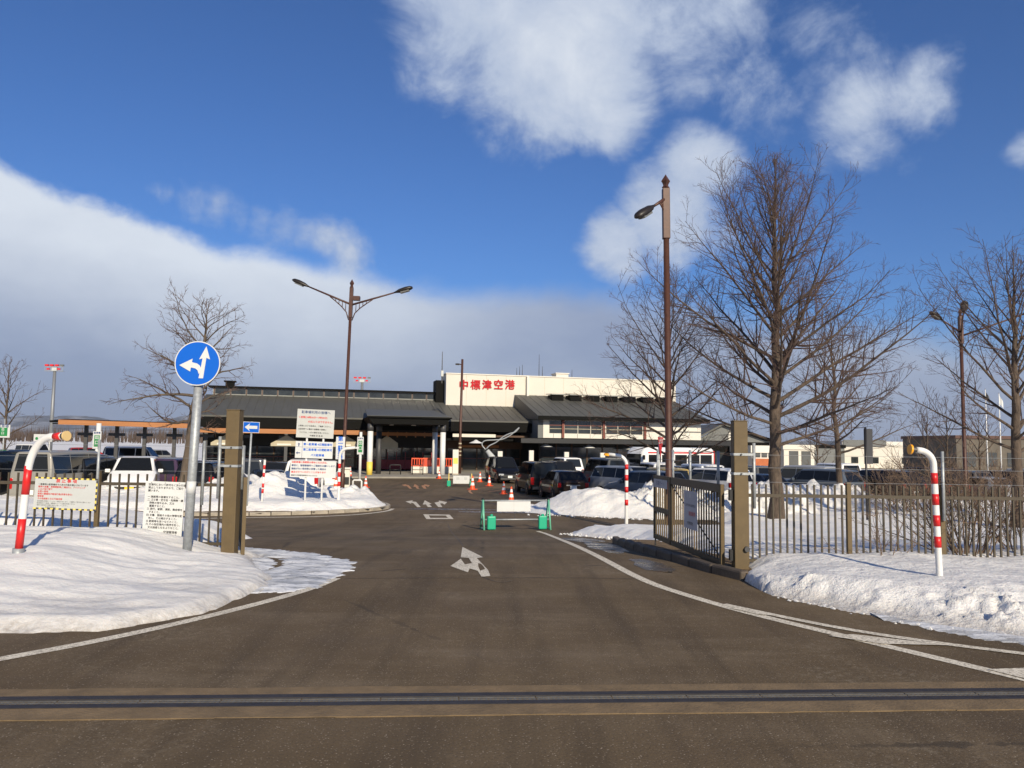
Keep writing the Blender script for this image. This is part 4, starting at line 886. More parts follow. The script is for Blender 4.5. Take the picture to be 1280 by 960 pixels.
# cream wall with the red characters
w0, zt = TU(558, 467, 6); w1, _ = TU(656, 470, 6); zb = 6.5
cw = tb('cream_wall', w0, 28.4, 6.0, 9.0, 6.3, 9.92, 'wall_cream')
tb('parapet', w0 - .06, 28.46, 5.92, 9.05, 9.92, 10.02, 'wall_white', cw)
for i in range(1, 13):
    u = w0 + i * 2.1
    if u < 28: tb('wall_joint', u, u + .025, 5.994, 5.999, 6.3, 9.9, 'gable_beige', cw)
uu = TU(660.5, 480, 5.9)[0]; tb('wall_fin', uu - .22, uu, 5.6, 5.99, 6.5, 9.9, 'wall_white', cw)
uc, zc = TU(609, 482, 5.9); x0 = TU(572.5, 482, 5.9)[0]; x1 = TU(644.5, 482, 5.9)[0]; ch = (x1 - x0) / 5.0
for i, k in enumerate('中標津空港'):
    text(k, 1.06, 'terminal_red', cw, (x0 + (i + .5) * (x1 - x0) / 5, 5.90, TU(572 + 14.6 * (i + .5), 481.4, 5.9)[1] - .03), 'CENTER', .022, name='red_character')
tb('side_pier', w0 - .9, w0 - .05, 7.0, 9.0, 6.4, 9.3, 'roof_dark')
o = MB().tube([(w0 - .3, 7, 9), (w0 - .3, 7, 12.3)], [.07, .03], 6).build('antenna', 'dark_grey', term); MB().box((w0 - .3, 6.9, 10.0), (.25, .2, .6)).build('antenna_box', 'sign_grey', o)
for px, py in ((646, 460), (649.5, 458), (653, 456), (674, 443), (678, 458), (715, 462)):
    u, z = TU(px, py, 7.5); MB().tube([(u, 7.5, 9.9), (u, 7.5, z)], [.045, .02], 5).build('antenna', 'dark_grey', term)
u0, _ = TU(694, 468, 7); u1, _ = TU(709, 468, 7); o = tb('rooftop_box', u0, u1, 6.6, 8.2, 9.95, 10.4, 'wall_cream'); tb('box_lid', u0 - .1, u1 + .1, 6.5, 8.3, 10.4, 10.5, 'wall_white', o)
# right block: upper floor with a ribbon of windows
b0, b1 = TU(679, 540, -2.4)[0], 27.0
uwall = tb('upper_wall', b0, b1, -2.4, 6, 3.45, 5.45, 'wall_white'); tb('side_wall', b0 - .5, b0 + .02, -2.35, 5.9, 2.9, 5.3, 'wall_grey')
rr_ = MB(); rt0 = TU(660.5, 494, 5)[0]; 
rr_.add([(b0 - .7, -3.2, 5.45), (b1 + .5, -3.2, 5.45), (b1 + .5, 5.95, 7.95), (b0 - .7, 5.95, 7.95), (b0 - .7, -3.2, 5.2), (b1 + .5, -3.2, 5.2), (b1 + .5, 5.95, 5.3), (b0 - .7, 5.95, 5.3)], [(0, 1, 2, 3), (4, 7, 6, 5), (0, 4, 5, 1), (1, 5, 6, 2), (2, 6, 7, 3), (3, 7, 4, 0)])
rro = rr_.build('upper_roof', 'roof_metal', term)
tb('upper_fascia', b0 - .75, b1 + .55, -3.27, -3.201, 5.12, 5.5, 'roof_dark', rro)
for i in range(20): u = b0 - .2 + i * .86; slab('roof_seam', [(u, -3.18, 5.48), (u + .05, -3.18, 5.48), (u + .05, 5.9, 7.96), (u, 5.9, 7.96)], .04, 'roof_metal', rro) if u < b1 else None
for i in range(7):
    u = TU(696 + i * 22.5, 497, 4)[0]; o = tb('roof_vent', u - .62, u + .62, 3.6, 5.2, 7.35, 7.95, 'roof_dark', rro)
for i in range(7):
    u = TU(696 + i * 22.5, 497, 4)[0]; MB().prism([(3.4, 7.92), (5.5, 8.05), (5.5, 8.12), (3.4, 8.02)], 'x', u - .75, u + .75).build('vent_hood', 'roof_light', rro)
# windows: bay edges by pixel
bays = [(687, 702), (706, 722), (723, 738), (739, 752), (758, 772), (773, 788), (789, 803)]
for i, (pa, pb) in enumerate(bays):
    ua, ub = TU(pa, 535, -2.45)[0], TU(pb, 535, -2.45)[0]
    o = tb('upper_window', ua, ub, -2.46, -2.41, 3.92, 5.08, 'window_glass', uwall)
    tb('window_bar', ua, ub, -2.49, -2.461, 4.62, 4.68, 'frame_red', uwall); tb('window_bar', ua, ub, -2.488, -2.462, 4.3, 4.35, 'gable_beige', uwall)
for px in (703.5, 754.5, 806): u = TU(px, 535, -2.5)[0]; tb('red_pilaster', u - .10, u + .12, -2.62, -2.402, 3.47, 5.2, 'frame_red', uwall)
for px in (692, 704, 722, 738, 757, 772, 788, 805, 826, 850): u = TU(px, 535, -2.5)[0]; tb('panel_joint', u, u + .03, -2.415, -2.401, 3.47, 3.86, 'dark_grey', uwall)
tb('balcony_rail', TU(806, 535, -2.6)[0], b1, -2.55, -2.50, 4.25, 4.29, 'dark_grey', uwall)
can = tb('entrance_canopy', 8.2, 29.4, -4.2, 4.0, 2.98, 3.42, 'roof_dark'); tb('canopy_edge', 8.1, 29.5, -4.28, -4.201, 2.95, 3.36, 'black_plastic', can)
tb('white_band', TU(565.5, 543, .3)[0], TU(619, 543, .3)[0], .1, .3, 3.42, 3.72, 'wall_white'); tb('timber_band', TU(619.5, 543, .3)[0], 9.9, .1, .3, 3.45, 3.62, 'wood_dark'); tb('timber_lintel', 1.6, 10.2, 3.2, 3.6, 2.3, 3.1, 'wood_dark'); tb('timber_lintel', 3.8, 7.6, 2.4, 2.6, 2.42, 2.66, 'wood_orange')
tb('porch_slab', 1.5, 10.4, -1.2, 4, 3.08, 3.30, 'roof_dark')
for i in range(11):
    u = 10.8 + i * 1.55; o = tb('ground_window', u, u + 1.4, -1.62, -1.55, .3, 2.6, 'window_glass'); tb('window_mullion', u + 1.4, u + 1.53, -1.66, -1.50, 0, 2.95, 'wood_dark', o); tb('window_transom', u, u + 1.4, -1.66, -1.621, 1.6, 1.66, 'wood_dark', o)
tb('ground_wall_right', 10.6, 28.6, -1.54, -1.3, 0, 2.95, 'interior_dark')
for px, py in ((595, 551.5), (683, 556), (736, 557.5), (789, 559.5)):
    u, z = TU(px, py, -3.2); o = MB().lathe([(.62, 0), (.55, .06), (.22, .2), (.10, .30), (.0, .31)], 20, (u, -3.2, z - .18)).build('canopy_lamp', 'white_paint', term, True); MB().tube([(u, -3.2, z), (u, -3.2, 3.2)], .02, 6).build('lamp_rod', 'dark_grey', o)
# black gabled end to the right
hx0, hx1 = TU(876, 530, 2)[0], TU(960, 560, 2)[0]
# white square signs/pillars along the kerb of the terminal
pav = MB().bx(-36, 34, -10.2, 4.2, -.3, .13).build('pavement', 'pavement'); pav.location = T0; pav.rotation_euler = (0, 0, TH); struct(pav)
for lab, px, y0, y1, w_ in (('white sign pillar with a yellow panel beside the terminal porch', 569.5, 562, 589, .5), ('white pillar under the timber lintel of the terminal', 625, 564, 590, .42), ('white pillar right of the timber lintel', 664, 563, 592, .42), ('white pillar before the ground floor windows', 708, 565, 592, .42), ('white pillar behind the orange marker lens', 753, 566, 592, .45)):
    v = -6.5; u, z1 = TU(px, y0, v); wp = TL(u, v, .13); t = empty('sign_pillar', wp, TH, lab, 'sign pillar', 'white pillars along the terminal front')
    bevel(MB().bx(-w_ / 2, w_ / 2, -.12, .12, 0, z1 - .13).build('pillar', 'wall_white', t), .02); MB().bx(-w_ / 2 - .02, w_ / 2 + .02, -.14, .14, 0, .12).build('foot', 'concrete', t)
    if px < 600: MB().bx(-.2, .2, -.126, -.12, .95, 1.45).build('yellow_panel', 'sign_yellow', t)
# benches/railings in the porch, orange construction fence
for k, (px, lab) in enumerate(((494, 'black hooped railing under the left half of the porch'), (522, 'black hooped railing under the right half of the porch'))):
    u, _ = TU(px, 590, -6.0); wp = TL(u, -6.0, .13); t = MB().tube([(-.45, 0, 0), (-.45, 0, .75), (-.40, 0, .8), (.40, 0, .8), (.45, 0, .75), (.45, 0, 0)], .04, 8).tube([(-.45, 0, .4), (.45, 0, .4)], .03, 6).build('hoop_railing', 'black_plastic', None, True); t.location = wp; t.rotation_euler = (0, 0, TH); tag(t, lab, 'railing')
of0 = None
for k, px in enumerate((521, 530, 538, 546, 555, 561)):
    u, _ = TU(px, 585, -3.4); wp = TL(u, -3.4, .13); lab = 'orange barrier panel in the porch, number %s from the left' % ['one', 'two', 'three', 'four', 'five', 'six'][k]
    lab = ['leftmost orange barrier panel in the terminal porch', 'second orange barrier panel from the left in the porch', 'third orange barrier panel from the left in the porch', 'fourth orange barrier panel, right of the inner white column', 'fifth orange barrier panel, behind the outer white column', 'rightmost orange barrier panel outside the porch'][k]
    t = empty('barrier_panel', wp, TH, lab, 'barrier', 'orange barrier panels in the porch')
    b = MB(); b.bx(-.48, .48, -.03, .03, 1.25, 1.35).bx(-.48, .48, -.03, .03, .6, .68)
    b.build('rail', 'cone_orange', t)
    for i in range(5): x = -.45 + i * .225; MB().bx(x - .03, x + .03, -.025, .025, .66, 1.27).build('slat', 'cone_orange', t)
    bevel(MB().bx(-.5, .5, -.22, .22, 0, .6).build('base_block', 'wall_white', t), .06)
# sculpture of bent steel ribbon
d = 62; t = empty('sculpture', (P(621, 598, d).x, d, gz(d)), 0, 'pale looping steel sculpture rising behind the black car', 'sculpture')
def sp(px, py): p = P(px, py, d); return (p.x - t.location.x, 0, p.z - t.location.z)
MB().tube([sp(626, 600), sp(620, 578), sp(609, 563)], [.34, .30, .16], 14).build('stem', 'sign_grey', t, True)
def cat(pts, n=6):
    out = []
    P_ = [Vector(p) for p in pts]; P_ = [P_[0]] + P_ + [P_[-1]]
    for i in range(1, len(P_) - 2):
        for k in range(n):
            s_ = k / n; a, b_, c_, d_ = P_[i - 1:i + 3]; out.append(.5 * ((2 * b_) + (c_ - a) * s_ + (2 * a - 5 * b_ + 4 * c_ - d_) * s_ ** 2 + (3 * b_ - a - 3 * c_ + d_) * s_ ** 3))
    return out + [P_[-2]]
MB().tube(cat([sp(607, 562), sp(602.5, 556), sp(606, 551), sp(618, 550), sp(628, 549), sp(638, 544), sp(646, 537), sp(649, 534.5)]), .05, 8).build('ribbon', 'galvanised', t, True)
MB().tube(cat([sp(608, 561), sp(612, 557), sp(620, 553), sp(629, 546), sp(637, 542), sp(644, 540), sp(649, 534.5)]), .05, 8).build('ribbon', 'galvanised', t, True)
# green and white pedestrian signs
def ped_sign(lab, px, y0, y1, d, w_, round_post=True):
    zb_ = gz(d); b = P(px, (y0 + y1) / 2, d); z0, z1 = P(px, y1, d).z - zb_, P(px, y0, d).z - zb_
    t = empty('sign_post', (b.x, d, zb_), 0, lab, 'sign post', 'white post signs with green panels')
    MB().tube([(0, .08, -.2), (0, .08, z1 + .35)], .10 if round_post else .04, 12).build('post', 'white_paint' if round_post else 'galvanised', t, True)
    p = MB().bx(-w_ / 2, w_ / 2, -.03, .0, z0, z1).build('panel', 'sign_white', t); h_ = z1 - z0
    MB().bx(-w_ * .33, w_ * .33, -.033, -.0305, z0 + h_ * .12, z1 - h_ * .22).build('green_field', 'ink_green', p)
    for i, k in enumerate('出口'): text(k, h_ * .24, 'sign_white', p, (0, -.0345, z1 - h_ * (.36 + i * .3)), 'CENTER', .004)
    text('駐車場', w_ * .27, 'ink_navy', p, (0, -.0315, z1 - h_ * .1), 'CENTER', .003)
    return t
ped_sign('white post with a green exit panel by the left porch column', 450.5, 546, 568, 56, .45)
ped_sign('green exit panel on a pole above the left fence', 121.5, 539, 561, 34, .36)
ped_sign('green exit panel cut by the left edge of the picture', 4, 531, 547, 44, .8, False)
d = 50; b = P(54, 547, d); t = empty('direction_sign', (b.x, d, gz(d)), 0, 'low wide pale sign with green marks on two posts at the far left', 'sign'); h = b.z - gz(d)
MB().bx(-.6, .6, -.03, .0, h - .25, h + .22).build('panel', 'sign_white', t)
for x in (-.4, -.13, .13, .4): MB().prism([(x + .1 * math.cos(i * math.pi / 4), h - .06 + .1 * math.sin(i * math.pi / 4)) for i in range(8)], 'y', -.034, -.031).build('green_mark', 'ink_green', t)
for x in (-.4, .4): MB().tube([(x, .04, -.2), (x, .04, h + .2)], .035, 8).build('post', 'white_paint', t)
# parking name sign on the lamp pole, ticket machine
d = 36.3; b = P(426.5, 560, d); t = empty('parking_sign', (b.x, d - .16, gz(d)), 0, 'upright white sign reading first car park on the lamp pole', 'sign'); z0, z1 = P(427, 574, d).z - gz(d), P(427, 546, d).z - gz(d)
p = MB().bx(-.21, .21, -.02, .02, z0, z1).build('panel', 'sign_white', t)
for i, k in enumerate('第一駐車場'): text(k, .24, 'sign_blue', p, (0, -.0225, z1 - (z1 - z0) * (i + .5) / 5 - .01), 'CENTER', .006)
MB().bx(-.1, .1, .02, .06, z0 + .2, z0 + .26).bx(-.1, .1, .02, .06, z1 - .26, z1 - .2).build('bracket', 'galvanised', t)
d = 41; b = P(432, 606, d); t = empty('ticket_machine', (b.x, d, gz(d)), R(10), 'white and black parking ticket machine behind the island', 'ticket machine')
bevel(MB().bx(-.22, .22, -.2, .2, 0, 1.35).build('cabinet', 'wall_white', t), .04); MB().bx(-.18, .18, -.21, -.199, .55, .95).build('panel', 'black_plastic', t); bevel(MB().bx(-.26, .26, -.26, .24, 1.35, 1.45).build('hood', 'wall_white', t), .02)
b = MB(); b.tube([(.45, -.3, 0), (.45, -.3, .75), (.5, -.3, .8), (.85, -.3, .8), (.9, -.3, .75), (.9, -.3, 0)], .05, 8); g = b.build('guard_rail', 'white_paint', None, True); g.location = (t.location.x, d, gz(d)); tag(g, 'white hooped guard rail right of the ticket machine', 'guard rail')
# stop sign almost edge on
d = 27.5; b = P(826, 556, d); t = empty('road_sign', (b.x, d, gz(d)), R(66), 'red triangular stop sign seen almost edge on beside the tall lamp', 'road sign'); h = b.z - gz(d)
MB().tube([(0, .06, -.2), (0, .06, h + .3)], .035, 10).build('pole', 'galvanised', t, True); p = MB().prism([(-.42, h + .27), (.42, h + .27), (0, h - .42)], 'y', 0, .012).build('panel', 'red_paint', t); text('止まれ', .22, 'sign_white', p, (0, -.003, h + .12), 'CENTER', .006)
d = 25; b = P(1085, 560, d); t = empty('sign_post', (b.x, d, gz(d)), R(24), 'dark upright sign seen from behind on a thin pole right of the big tree', 'sign post'); z0, z1 = P(1085, 580, d).z - gz(d), P(1085, 536, d).z - gz(d)
MB().tube([(-.1, 0, -.2), (-.1, 0, z1 + .05)], .035, 10).build('pole', 'black_plastic', t, True); MB().bx(-.10, .26, .04, .07, z0, z1).build('panel', 'dark_grey', t)
# approach light towers
def tower(lab, px, ptop, d, w_):
    b = P(px, 555, d); zt_ = P(px, ptop, d).z - gz(d); t = empty('light_tower', (b.x, d, gz(d)), 0, lab, 'light tower', 'airfield light towers')
    MB().tube([(0, 0, 0), (0, 0, zt_)], [w_ * .22, w_ * .16], 10).build('mast', 'sign_back', t, True)
    f_ = MB(); f_.bx(-w_, w_, -.3, .3, zt_, zt_ + .08); f_.bx(-w_, w_, -.33, -.27, zt_ + .7, zt_ + .78)
    for x in (-w_, -w_ * .33, w_ * .33, w_): f_.bx(x - .04, x + .04, -.33, -.27, zt_, zt_ + .75)
    p = f_.build('platform', 'galvanised', t); MB().bx(-w_ * .3, w_ * .3, -.2, .2, zt_ + .08, zt_ + .65).build('control_cabinet', 'sign_grey', p)
    for i in range(4): x = -w_ * .85 + i * w_ * .57; MB().box((x, -.15, zt_ + 1.0), (w_ * .36, .4, .3)).tube([(x, -.15, zt_ + .78), (x, -.15, zt_ + .9)], .05, 6).build('beacon', 'red_paint' if i < 3 else 'lamp_glass', p)
    for x in (-w_ * .6, w_ * .6): MB().box((x, -.4, zt_ + .35), (w_ * .3, .2, .28)).build('beacon', 'red_paint', p)
tower('tall grey airfield light tower with red lamps at the far left', 63, 464, 130, 1.5); tower('airfield light tower with red lamps rising behind the terminal ridge', 450.5, 478, 165, 1.75)

# ------------------------------------------------------------------ other buildings
def house(name, lab, d, px0, px1, ptop, peave, m_wall, m_roof, depth=12, gable=None, extra=None, rz=0.0):
    a = P(px0, 580, d); b_ = P(px1, 580, d); w_ = b_.x - a.x; z0 = gz(d); zt_ = P((px0 + px1) / 2, ptop, d).z - z0; ze = P((px0 + px1) / 2, peave, d).z - z0
    t = empty(name, ((a.x + b_.x) / 2, d, z0), rz, lab, 'building')
    MB().bx(-w_ / 2, w_ / 2, 0, depth, 0, ze).build('wall', m_wall, t)
    if gable is None: MB().bx(-w_ / 2 - .15, w_ / 2 + .15, -.15, depth + .15, ze + .003, zt_).build('roof', m_roof, t)
    else: MB().prism([(-w_ / 2 - .5, ze - .1), (-w_ / 2 - .5, ze + .1), (gable * w_, zt_), (w_ / 2 + .6, ze + .1), (w_ / 2 + .6, ze - .1), (gable * w_, zt_ - .25)], 'y', -.6, depth).build('roof', m_roof, t)
    return t, w_, ze, zt_
t, w_, ze, zt_ = house('gabled_building', 'dark gabled building right of the terminal behind the right gate post', 92, 868, 962, 529, 552, 'roof_dark', 'roof_metal', 14, -.12)
MB().prism([(-w_ / 2, ze - .05), (-.12 * w_, zt_ - .3), (w_ / 2, ze - .05)], 'y', -.1, .2).build('gable_wall', 'wall_grey', t); MB().bx(-.05 * w_, .03 * w_, -.16, -.11, ze + .2, ze + 1.1).build('gable_window', 'wall_white', t); MB().bx(-w_ * .35, w_ * .1, -.05, -.003, .2, 2.2).build('window_band', 'window_glass', t)
t, w_, ze, zt_ = house('low_building', 'low building with an orange brick wall left of the big tree', 84, 940, 966, 557, 566, 'wall_white', 'wall_white', 8); MB().bx(-w_ / 2, w_ / 2, -.25, -.005, 0, 1.6).build('brick_wall', 'brick_orange', t)
for i in range(3): MB().bx(-w_ / 2 + .3 + i * .75, -w_ / 2 + .9 + i * .75, -.05, -.004, 1.75, 2.3).build('window', 'window_glass', t)
t, w_, ze, zt_ = house('flat_roofed_building', 'cream flat roofed building right of the big tree trunk', 100, 980, 1018, 556, 562, 'wall_cream', 'wall_cream', 12)
for i in range(2): MB().bx(-1.3 + i * 1.6, -.1 + i * 1.6, -.05, -.004, .5, 2.4).build('window', 'window_glass', t)
house('dark_shed', 'dark grey shed between two cream buildings', 108, 1014, 1056, 556, 560, 'wall_grey', 'roof_dark', 10)
t, w_, ze, zt_ = house('cream_hangar', 'long cream hangar behind the cars on the right', 112, 1054, 1165, 552, 557, 'wall_cream', 'wall_white', 20)
MB().bx(-w_ / 2 - .05, -w_ * .02, -.3, -.16, ze - .1, ze + .75).build('eave_strip', 'wall_grey', t)
for x in (-.37, -.14, .2, .42): MB().bx(x * w_ - .5, x * w_ + .5, -.06, -.004, ze - 2.6, ze - 1.7).build('window', 'window_glass', t)
for x in (-.2, .05, .3): MB().bx(x * w_, x * w_ + .05, -.03, -.003, 0, ze).build('wall_joint', 'gable_beige', t)
t, w_, ze, zt_ = house('brown_building', 'brown stone building behind the flagpoles at the far right', 88, 1196, 1330, 545, 549, 'stone_brown', 'lamp_brown', 12)
for i in range(5): MB().bx(-w_ / 2 + 1 + i * 2.4, -w_ / 2 + 2.2 + i * 2.4, -.05, -.004, 1.0, 2.6).build('window', 'window_glass', t)
t, w_, ze, zt_ = house('low_store', 'small low white building far right of the hangar', 118, 1160, 1200, 573, 577, 'wall_white', 'roof_dark', 8)
for k, (px, pt, lab) in enumerate(((1235, 487, 'left flagpole with a dark furled flag before the brown building'), (1252, 492, 'middle flagpole with a pale flag before the brown building'), (1268, 505, 'right bare flagpole before the brown building'))):
    d = 70; b = P(px, 590, d); h = P(px, pt, d).z - gz(d); t = empty('flagpole', (b.x, d, gz(d)), 0, lab, 'flagpole', 'flagpoles at the far right')
    MB().tube([(0, 0, -.1), (0, 0, h)], [.06, .035], 8).build('pole', 'white_paint', t, True); MB().lathe([(.0, 0), (.06, .04), (.0, .1)], 8, (0, 0, h)).build('ball', 'steel', t)
    if k < 2:
        b = MB(); b.add([(.03 + .09 * i, .05 * math.sin(i * 1.9), h - .15 - .17 * i - j * .75 * (1 - .05 * i)) for i in range(5) for j in range(2)], [(2 * i, 2 * i + 2, 2 * i + 3, 2 * i + 1) for i in range(4)]); o = b.build('flag', 'dark_grey' if k == 0 else 'sign_white', t); s_ = o.modifiers.new('thick', 'SOLIDIFY'); s_.thickness = .01

# ------------------------------------------------------------------ vehicles
def make_vehicle(kind):
    S = dict(  # L, W, H, belt, cowl(t,z), roof start t, pillars t, roof end t, tail z, nose z, glass tilt
        minivan=(4.7, 1.76, 1.88, 1.08, .20, 1.06, .36, (.56, .78), .955, 1.02, .80),
        van=(4.9, 1.72, 2.10, 1.15, .10, 1.15, .24, (.42, .72), .975, 1.10, .88),
        suv=(4.5, 1.80, 1.74, 1.12, .26, 1.12, .40, (.58, .78), .93, 1.00, .80),
        kei=(3.4, 1.48, 1.72, 1.02, .18, 1.02, .32, (.54, .76), .965, 1.00, .78),
        hatch=(4.0, 1.70, 1.50, .93, .27, .95, .44, (.60, .80), .90, .92, .70),
        sedan=(4.6, 1.76, 1.44, .92, .27, .94, .43, (.58, .70), .78, .98, .68))[kind]
    L, W, H, belt, ct, cz, rs_, pil, re_, tz, nz_ = S; hw = W / 2; Y = lambda t: (t - .5) * L
    box_tail = kind != 'sedan'
    # stations: y_low, y_belt, y_top, zlow, zbelt, ztop, w, wtop
    st = [(Y(0), Y(.012), Y(.015), .34, nz_ - .12, nz_ - .10, hw * .80, hw * .66), (Y(.035), Y(.04), Y(.05), .24, nz_, nz_ + .03, hw * .95, hw * .80),
          (Y(.12), Y(.12), Y(.12), .22, (nz_ + cz) / 2 + .02, (nz_ + cz) / 2 + .07, hw, hw * .86), (Y(ct), Y(ct), Y(ct), .22, cz, cz + .05, hw, hw * .88),
          (Y(rs_ - .06), Y(rs_ - .06), Y(rs_), .22, belt, H - .03, hw, hw * .76)]
    k0 = len(st) - 1
    for t_ in pil: st.append((Y(t_), Y(t_), Y(t_), .22, belt + .02, H, hw, hw * .77))
    st.append((Y(min(re_ + .02, .97)), Y(min(re_ + .02, .97)), Y(re_), .24, belt + .04, H - .04, hw * .98, hw * .74)); k1 = len(st) - 1
    if box_tail: st.append((Y(1.0), Y(1.0), Y(.995), .32, tz, tz + .04, hw * .94, hw * .84))
    else: st += [(Y(.90), Y(.90), Y(.89), .26, tz - .01, tz + .03, hw * .98, hw * .86), (Y(1.0), Y(1.0), Y(.995), .34, tz - .08, tz - .02, hw * .92, hw * .80)]
    b = MB(); rows = []
    for (yl, yb, yt, zl, zb_, zt_, w_, wt) in st:
        half = [(w_ * .82, yl, zl), (w_ * .985, yl, zl + .10), (w_, yl, zl + (zb_ - zl) * .55), (w_ * .965, yb, zb_), (wt, yt, zb_ + (zt_ - zb_) * .93), (wt - .10 * min(1, zt_ - zb_ + .4), yt, zt_)]
        row = [Vector((-x, y, z)) for x, y, z in half][::-1]; row = [Vector((x, y, z)) for x, y, z in half] + row; rows.append(row)
    n = 12; b.v = [tuple(p) for r_ in rows for p in r_]
    for i in range(len(rows) - 1):
        for j in range(n): j2 = (j + 1) % n; b.f.append((i * n + j, i * n + j2, (i + 1) * n + j2, (i + 1) * n + j)); b.mi.append(0)
    b.f += [tuple(range(n)), tuple((len(rows) - 1) * n + j for j in range(n))]; b.mi += [0, 0]
    root = empty('parked_car'); body = b.build('body', 'paint_black', root, True); bv = bevel(body, .03, 2); bv.modifiers['bevel'].angle_limit = R(30); body.data.set_sharp_from_angle(angle=R(32))
    def pane(name, quad, off, m='car_glass', inset=.06, par=root):
        c_ = sum(quad, Vector()) / 4; nrm = (quad[1] - quad[0]).cross(quad[3] - quad[0]).normalized()
        if nrm.dot(Vector(c_) - Vector((0, 0, .9))) < 0: nrm = -nrm
        q = [p + (c_ - p) * inset for p in quad]; bb = MB(); bb.add([p + nrm * off for p in q] + [p - nrm * .01 for p in q], [(0, 1, 2, 3), (7, 6, 5, 4)] + [(i, i + 4, (i + 1) % 4 + 4, (i + 1) % 4) for i in range(4)]); return bb.build(name, m, par)
    r0, r1 = rows[k0 - 1], rows[k0]; ws = pane('windshield', [r0[5], r0[6], r1[6], r1[5]], .012, inset=.05)
    r0, r1 = rows[k1], rows[k1 + 1]; pane('rear_window', [r0[5].lerp(r1[5], .06), r0[6].lerp(r1[6], .06), r0[6].lerp(r1[6], .86 if kind != 'van' else .80), r0[5].lerp(r1[5], .86 if kind != 'van' else .80)], .014, inset=.07)
    for side in (0, 1):
        A, B = (3, 4) if side == 0 else (8, 7)
        for i in range(k0, k1):
            p0, p1, p2, p3 = rows[i][A], rows[i + 1][A], rows[i + 1][B], rows[i][B]
            pane('side_window', [p0.lerp(p3, .06), p1.lerp(p2, .06), p1.lerp(p2, .93), p0.lerp(p3, .93)], .010, inset=.05)
        i = k0 - 1; p0, p1, p2 = rows[i][A], rows[i + 1][A], rows[i + 1][B]
        pane('side_window', [p0.lerp(p1, .45), p1, p1.lerp(p2, .92), p0.lerp(p2, .52)], .010, inset=.10)
    yr = .31 * L; rad = .34 if kind in ('suv', 'minivan', 'van') else .30
    for sx in (-1, 1):
        for yy in (-yr - .02, yr - .05):
            x = sx * (hw - .09)
            arch = MB().tube([(sx * (hw - .2), yy, rad), (sx * (hw + .004), yy, rad)], rad + .065, 20).build('wheel_arch', 'black_plastic', root)
            w_ = MB().lathe([(rad * .62, -.10), (rad * .96, -.10), (rad, -.07), (rad, .07), (rad * .96, .10), (rad * .62, .10)], 22).build('wheel', 'tyre', root, True); w_.location = (sx * (hw - .085), yy, rad); w_.rotation_euler = (0, math.pi / 2, 0)
            hub = MB(); hub.lathe([(rad * .64, .085), (rad * .60, .06), (rad * .2, .05), (rad * .16, .09), (0, .09)], 20)
            for s_ in range(5): a = s_ * 2 * math.pi / 5; hub.box((rad * .38 * math.cos(a), rad * .38 * math.sin(a), .065), (rad * .5, .05, .03), Matrix.Rotation(a, 3, 'Z'))
            h_ = hub.build('rim', 'rim', w_); h_.rotation_euler = (0 if sx > 0 else math.pi, 0, 0)
        bevel(MB().box((sx * hw * .70, Y(.022), nz_ - .16), (hw * .42, .14, .15), Matrix.Rotation(sx * R(14), 3, 'Z')).build('headlight', 'head_clear', root), .03)
        zt_ = (tz - .12) if box_tail else tz - .22
        hh = .42 if kind in ('minivan', 'van', 'kei') else .24
        bevel(MB().box((sx * hw * .84, Y(.985), zt_ - (hh - .24) / 2 + (.12 if kind in ('kei', 'suv') else 0)), (hw * .22, .14, hh)).build('taillight', 'tail_red', root), .025)
        mir = bevel(MB().box((sx * (hw + .10), Y(rs_ - .07), belt + .06), (.20, .10, .14)).build('mirror', 'paint_black', root), .03)
    bevel(MB().box((0, Y(.008), .52), (W * .60, .12, .16)).build('grille', 'black_plastic', root), .02); bevel(MB().box((0, Y(.004), .34), (W * .80, .12, .10)).build('front_bumper', 'dark_grey', root), .02)
    bevel(MB().box((0, Y(1.0), .42), (W * .84, .10, .16)).build('rear_bumper', 'dark_grey', root), .02)
    MB().box((0, Y(0) - .045, .50), (.33, .02, .165)).build('number_plate', 'plate_white', root); MB().box((0, Y(1.0) + .035, .68 if kind != 'van' else .58), (.33, .02, .165)).build('number_plate', 'plate_white', root)
    MB().box((0, Y(.985) + .03, tz - .13), (W * .42, .05, .05)).build('garnish', 'rim', root)
    return root
PROTO = {}; first_used = set()
def car(kind, paint, lab, px, d, rz, dz=0.0, plate=None, group='cars in the car park'):
    if kind not in PROTO: PROTO[kind] = make_vehicle(kind)
    t = copy_tree(PROTO[kind]); tag(t, lab, 'car' if kind != 'van' else 'van', group); t.location = (X(px, d), d, gz(d) + dz); t.rotation_euler = (0, 0, R(rz))
    if kind in ('van', 'minivan'): t.name = 'parked_van'
    for ch in t.children:
        k = ch.name.split('.')[0]
        if k in ('body', 'mirror') or (k == 'rear_bumper' and paint in ('white', 'silver', 'greige')) or (k == 'front_bumper' and paint in ('white', 'silver')):
            ch.material_slots[0].link = 'OBJECT'; ch.material_slots[0].material = M['paint_' + paint]
        if k == 'number_plate' and plate: ch.material_slots[0].link = 'OBJECT'; ch.material_slots[0].material = M['plate_' + plate]
    return t
